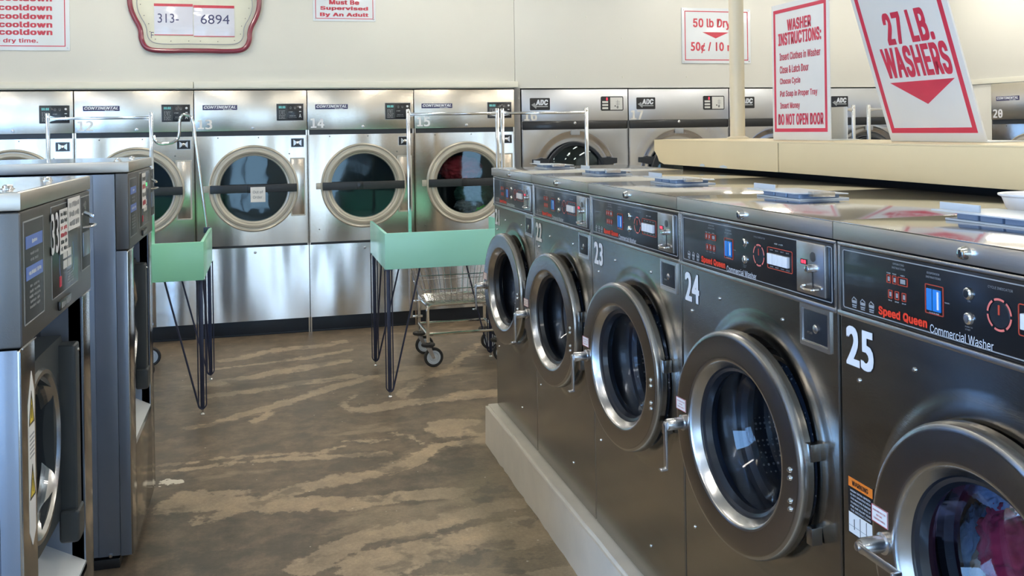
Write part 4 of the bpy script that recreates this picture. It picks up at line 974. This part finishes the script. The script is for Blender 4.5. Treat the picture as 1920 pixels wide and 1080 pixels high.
# ------------------------------------------------------------------ laundry carts
def make_cart():
    t = thing('laundry_cart', 'x', 'laundry cart')
    mb = MB(); r = .0115; lx, ly = .235, .185
    for sy in (-1, 1):
        mb.tube(fillet([(-lx,sy*ly,.15),(-lx,sy*ly,.41),(lx,sy*ly,.41),(lx,sy*ly,.15)], .04), r, M_chrome, 10)
        mb.tube([(-lx,sy*ly,.215),(lx,sy*ly,.215)], r*.9, M_chrome, 10)
    for sx in (-1, 1): mb.tube([(sx*lx,-ly,.40),(sx*lx,ly,.40)], r*.8, M_chrome, 8); mb.tube([(sx*lx,-ly,.215),(sx*lx,ly,.215)], r*.9, M_chrome, 10)
    mb.build('frame', t)
    mb = MB(); bx, by, tx, ty, z0, z1 = .24, .19, .33, .255, .418, .71; wr = .0022
    def at(fz): return bx+(tx-bx)*fz, by+(ty-by)*fz, z0+(z1-z0)*fz
    for fz in (0,.33,.66,1):
        x, y, z = at(fz); mb.tube(fillet([(-x,-y+.05,z),(-x,-y,z),(x,-y,z),(x,y,z),(-x,y,z),(-x,-y+.05,z)], .03), .0045 if fz in (0,1) else .0030, M_chrome, 6)
    n = 13
    for k in range(n):
        q = -1+2*(k+.5)/n
        for s_ in (-1, 1): mb.tube([(q*bx,s_*by,z0),(q*tx,s_*ty,z1)], wr, M_chrome, 5)
        mb.tube([(q*bx,-by,z0),(q*bx,by,z0)], wr, M_chrome, 5)
    for k in range(9):
        q = -1+2*(k+.5)/9
        for s_ in (-1, 1): mb.tube([(s_*bx,q*by,z0),(s_*tx,q*ty,z1)], wr, M_chrome, 5)
        mb.tube([(-bx,q*by,z0-.003),(bx,q*by,z0-.003)], wr, M_chrome, 5)
    mb.build('wire_basket', t)
    for sx in (-1, 1):
        for sy in (-1, 1):
            mb = MB(); mb.lathe([(.014,-.009),(.040,-.010),(.046,-.005),(.046,.005),(.040,.010),(.014,.009)], (sx*lx,sy*ly,.148), (0,0,1), M_rubber, 24); mb.build('bumper', t)
            mb = MB(); wx = sx*lx+.035
            mb.cyl((sx*lx,sy*ly,.125), (sx*lx,sy*ly,.142), .014, M_satin, 14)
            for dy in (-.018, .016): mb.prism([(sx*lx-.014,sy*ly+dy,.128),(sx*lx+.020,sy*ly+dy,.128),(wx+.010,sy*ly+dy,.060),(wx-.010,sy*ly+dy,.058)], (0,.002,0), M_satin)
            mb.cyl((wx,sy*ly-.020,.064), (wx,sy*ly+.020,.064), .006, M_chrome, 10)
            cs = mb.build('caster', t)
            mb = MB(); mb.lathe([(.046,-.010),(.058,-.012),(.064,-.007),(.064,.007),(.058,.012),(.046,.010)], (wx,sy*ly,.064), (0,1,0), M_rubber, 32)
            mb.lathe([(0,-.013),(.012,-.013),(.014,-.009),(.030,-.007),(.034,-.010),(.040,-.009),(.046,-.010),(.046,.010),(.040,.009),(.030,.007),(.012,.013),(0,.013)], (wx,sy*ly,.064), (0,1,0), M_tray, 32)
            mb.build('wheel', cs)
    for sx in (-1, 1):
        mb = MB(); x = sx*.3125; mb.box(x-.012, x+.012, .024, .044, .29, 1.712, M_chrome, .003)
        mb.box(min(x, sx*lx), max(x, sx*lx), .026, .042, .395, .410, M_chrome, .002); mb.box(min(x, sx*lx), max(x, sx*lx), .026, .042, .29, .305, M_chrome, .002)
        mb.prism([(x,.030,1.700),(x,.030,1.655),(x-sx*.05,.030,1.667),(x-sx*.05,.030,1.684)], (0,.008,0), M_satin)
        mb.cyl((x,.022,1.69), (x,.046,1.69), .007, M_chrome, 10)
        mb.build('rack_post', t)
    mb = MB(); mb.box(-.30, .30, .026, .044, 1.668, 1.686, M_chrome, .003); mb.build('hanging_bar', t)
    return t
ct = make_cart()
for k, (x, y, lb) in enumerate(((1.237,6.262,'chrome wire laundry cart under the right mint table'),
                  (1.908,6.30,'chrome laundry cart behind washer 21, its rack in front of dryer 16'),
                  (-1.059,6.51,'chrome laundry cart mostly hidden behind the left large washers'),
                  (4.055,6.22,'laundry cart behind the pipe cover, its rack post right of the white card'),
                  (4.815,6.22,'laundry cart behind the tilted sign, rack bar running behind it'))):
    c = ct if k == 0 else copy_tree(ct); c.location = (x, y, 0); tag(c, lb, 'laundry cart', 'chrome laundry carts with hanging racks')

# ------------------------------------------------------------------ wall signs
YS = YB-.012
def wall_sign(name, x0, x1, z0, z1, label, border=(.04,.008), bm_=M_red):
    t = thing(name, label, 'sign', ((x0+x1)/2, YB, (z0+z1)/2)); w, h = (x1-x0)/2, (z1-z0)/2
    mb = MB(); mb.box(-w, w, -.006, .0, -h, h, M_signwhite, .001); mb.build('panel', t)
    mb = MB(); outline(mb, -w+border[0], w-border[0], -h+border[0], h-border[0], border[1], -.006, bm_, .002, .0008); mb.build('border', t)
    for sx in (-1, 1):
        for sz in (-1, 1):
            if (z0+z1)/2+sz*h > 2.62: continue
            mb = MB(); mb.lathe([(0,.004),(.005,.003),(.006,0)], (sx*(w-.018),-.006,sz*(h-.018)), (0,-1,0), M_satin, 10); mb.build('screw', t)
    return t, (x0+x1)/2, (z0+z1)/2
t, cx, cz = wall_sign('dry_time_sign', -2.40, -1.403, 2.193, 2.95, 'white dryer cooldown sign with red lettering at the left edge of the wall', (.03,.006))
mb = MB()
for k, z in enumerate((2.575,2.507,2.444,2.383,2.328)):
    s_ = ('min in cooldown','min in cooldown','min in cooldown','min in cooldown','min in cooldown')[k]
    mb.text(s_, M_redtext, (-1.52-cx+.0+(.0 if k < 4 else .0),-.006,z-cz), w=.60, h=.044, bold=.05, align='r', **F)
mb.text('for average dry time.', M_redtext, (-1.617-cx,-.006,2.262-cz), w=.56, h=.040, bold=.03, align='r', **F)
mb.build('lettering', t)
t, cx, cz = wall_sign('supervision_sign', .357, .846, 2.441, 2.80, 'white red-bordered sign Must Be Supervised By An Adult', (.018,.005))
mb = MB()
for s_, z, w in (('Children',2.645,.36),('Must Be',2.590,.235),('Supervised',2.540,.375),('By An Adult',2.489,.38)): mb.text(s_, M_redtext, (.600-cx,-.006,z-cz), w=w, h=.036, bold=.055, **F)
mb.build('lettering', t)
t, cx, cz = wall_sign('dryer_price_sign', 3.505, 4.168, 2.118, 2.603, 'white 50 lb dryer price sign on the wall behind the cream post', (.026,.008), M_redtext)
mb = MB()
mb.text('50 lb Dryer', M_redtext, (3.832-cx,-.006,2.463-cz), w=.44, h=.098, bold=.035, **F)
mb.prism([(3.70-cx,-.0066,2.392-cz),(3.955-cx,-.0066,2.392-cz),(3.828-cx,-.0066,2.338-cz)], (0,.0005,0), M_redtext)
mb.text('50\u00a2 / 10 min', M_redtext, (3.832-cx,-.006,2.256-cz), w=.49, h=.098, bold=.035, **F)
mb.build('lettering', t)

# telephone sign
PS = thing('telephone_sign', 'shield shaped sign with a maroon tube frame holding the phone number cards', 'sign', (-.518, YB, 2.56))
half = [(0,-.362),(.10,-.362),(.20,-.366),(.315,-.362),(.365,-.338),(.392,-.28),(.392,-.222),(.405,-.175),(.435,-.12),(.462,-.05),(.470,.03),(.458,.12),(.405,.20),(.36,.26),(.33,.34),(.27,.39),(.12,.40),(0,.41)]
full = half+[(-x, z) for x, z in half[1:-1]][::-1]
def smooth(P, it=2):
    for _ in range(it):
        Q = []
        for a, b in zip(P, P[1:]+P[:1]): Q += [(a[0]*.75+b[0]*.25, a[1]*.75+b[1]*.25), (a[0]*.25+b[0]*.75, a[1]*.25+b[1]*.75)]
        P = Q
    return P
fp = smooth(full)
mb = MB(); mb.prism([(x,-.012,z) for x, z in fp], (0,.012,0), M_board); mb.build('board', PS)
mb = MB(); mb.tube([(x,-.022,z) for x, z in fp], .019, M_maroon, 12, closed=True); mb.build('frame_tube', PS)
mb = MB(); mb.tube([(x*.89,-.030,z*.80-.022) for x, z in fp], .0035, M_greytext, 8, closed=True); mb.build('glass_tubing', PS)
mb = MB()
for k in range(0, len(fp), 6): x, z = fp[k]; mb.cyl((x*.84,-.012,z*.75-.015), (x*.84,-.030,z*.75-.018), .003, M_black, 6)
mb.text('F', M_ink, (-.312,-.0125,-.245), w=.020, h=.045, **F)
mb.build('hook_pins', PS)
PSx, PSz = -.518, 2.56
mb = MB(); o = (-.816+.236)*-.5; mb.box(-.290,-.012,-.0012,0,-.118,.115,M_film,.0005); mb.box(-.290,-.012,-.0022,-.001,.098,.118,M_redtext); mb.box(-.290,-.012,-.0022,-.001,-.121,-.115,M_redtext)
mb.text('313-', M_ink, (-.19,-.0014,.008), w=.150, h=.070, **F); o1 = mb.build('phone_card'); o1.location = (-.526, YB-.0135, 2.435); tag(o1, 'plastic sleeved card printed 313- on the maroon framed sign', 'card')
mb = MB(); mb.box(-.008,.290,-.0012,0,-.126,.108,M_film,.0005); mb.box(-.008,.290,-.0022,-.001,.090,.111,M_redtext); mb.box(-.008,.290,-.0022,-.001,-.129,-.123,M_redtext)
mb.text('6894', M_ink, (.148,-.0014,.004), w=.21, h=.072, **F); o2 = mb.build('phone_card'); o2.location = (-.526, YB-.0135, 2.435); tag(o2, 'plastic sleeved card printed 6894 on the maroon framed sign', 'card')

# ------------------------------------------------------------------ standing signs on the pipe cover
def stand_sign(name, label, base, w, h, lean, turn=0):
    t = thing(name, label, 'sign', base); t.rotation_euler = (0,0,-PI/2+turn)
    return t
S1 = stand_sign('washer_instructions_sign', 'upright white washer instructions sign with red border next to the post', (2.0,3.20,1.5035), .40, .53, 0)
w, h = .200, .545
mb = MB(); mb.box(-w, w, -.002, .002, .004, h, M_cardwhite, .0008); mb.box(-w, w, -.002, .10, .0, .004, M_cardwhite, .0008); mb.build('panel', S1)
mb = MB(); outline(mb, -w+.014, w-.018, .032, h-.022, .014, -.002, M_red, .001, .0006); mb.build('border', S1)
mb = MB()
for s_, z, ww, hh, bo in (('WASHER',.455,.168,.046,.05),('INSTRUCTIONS:',.402,.300,.050,.05),('DO NOT OPEN DOOR',.082,.315,.045,.05)): mb.text(s_, M_red, (0,-.002,z), w=ww, h=hh, bold=bo, **F)
for s_, z, ww in (('Insert Clothes in Washer',.333,.285),('Close & Latch Door',.281,.205),('Choose Cycle',.232,.148),('Put Soap in Proper Tray',.182,.262),('Insert Money',.134,.142)):
    mb.text(s_, M_redtext, (-.142,-.002,z), w=ww, h=.030, bold=.03, align='l', **F)
mb.build('lettering', S1)
S2 = stand_sign('washer_size_sign', 'large white 27 LB. washers sign with red arrow, leaning over the lids', (2.0,2.445,1.5035), .41, .7, 0)
T = Matrix.Rotation(math.radians(17.5), 4, 'X'); w, h = .211, .66
mb = MB(); mb.box(-w, w, -.003, .003, .002, h, M_cardwhite, .001, mx=T); mb.box(-w-.002, w+.01, -.002, .12, .0, .004, M_cardwhite, .001); mb.build('panel', S2)
mb = MB(); outline(mb, -w+.018, w-.022, .030, h-.03, .017, -.003, M_red, .001, .0006); mb.bm.transform(T); mb.build('border', S2)
mb = MB(); uu, vv = T.to_3x3() @ X, T.to_3x3() @ Z
def tp(x, z): return T @ Vector((x, -.003, z))
mb.text('27 LB.', M_red, tp(.020,.372), uu, vv, w=.212, h=.104, bold=.05); mb.text('WASHERS', M_red, tp(.012,.263), uu, vv, w=.298, h=.102, bold=.05)
mb.prism([tp(-.132,.199), tp(.158,.199), tp(.016,.124)], (T.to_3x3() @ Vector((0,-.0007,0))), M_red)
mb.build('lettering', S2)
mb = MB(); mb.box(-.06,.055,-.002,.002,0,.125,M_cardwhite,.0008); mb.box(-.06,.055,0,.05,0,.003,M_cardwhite); o = mb.build('blank_card'); o.location = (2.10,3.10,1.5035); o.rotation_euler = (0,0,-PI/2)
tag(o, 'small blank white card standing between the two red bordered signs', 'card')
# bowl on the nearest lid
mb = MB(); mb.lathe([(0,.004),(.036,.004),(.040,0),(.044,.0),(.058,.014),(.066,.036),(.073,.040),(.073,.043),(.064,.041),(.054,.017),(.038,.008),(0,.008)], (0,0,0), (0,0,1), M_white, 48)
o = mb.build('plastic_bowl'); o.location = (1.49,1.53,1.3742); tag(o, 'white plastic bowl at the right edge on the washer 25 lid', 'bowl')

# ------------------------------------------------------------------ lights
def area(name, loc, rot, sx, sy, power, col):
    l = bpy.data.lights.new(name, 'AREA'); l.shape = 'RECTANGLE'; l.size = sx; l.size_y = sy; l.energy = power; l.color = col
    o = bpy.data.objects.new(name, l); C.objects.link(o); o.location = loc; o.rotation_euler = rot; return o
for k, (a, c) in enumerate(wins): area('window_daylight', ((a+c)/2, YF-.10, (WZ0+WZ1)/2), (PI/2,0,0), c-a, WZ1-WZ0, 31*(c-a)/1.3, (.48,.72,1.0))
area('window_daylight', (XL-.09, (LW0+LW1)/2, 1.3), (0,-PI/2,0), 2.0, LW1-LW0, 250, (.25,.52,1.0))
M_tube = mat('fluorescent_tube', (1,1,1,1), .5, emit=(1,.945,.86,1), estr=38)
n = 0
for x in (-3.2,-.9,1.4,3.7,5.4):
    for y in (-1.4,1.4,4.2,6.4):
        mb = MB(); mb.box(x-.10,x+.10,y-.61,y+.61,ZC-.07,ZC,M_ceil,.005)
        if n == 0: pass
        for dx in (-.045,.045): mb.tube([(x+dx,y-.6,ZC-.085),(x+dx,y+.6,ZC-.085)], .016, M_tube, 8)
        o = mb.build('ceiling_light'); tag(o, kind='structure'); n += 1
w = bpy.data.worlds.new('world'); bpy.context.scene.world = w; w.use_nodes = True
bg = w.node_tree.nodes['Background']; bg.inputs[0].default_value = (.55,.72,1,1); bg.inputs[1].default_value = .8
vs = bpy.context.scene.view_settings; vs.view_transform = 'Standard'; vs.look = 'None'; vs.gamma = 1; vs.exposure = 0.1; vs.use_curve_mapping = False
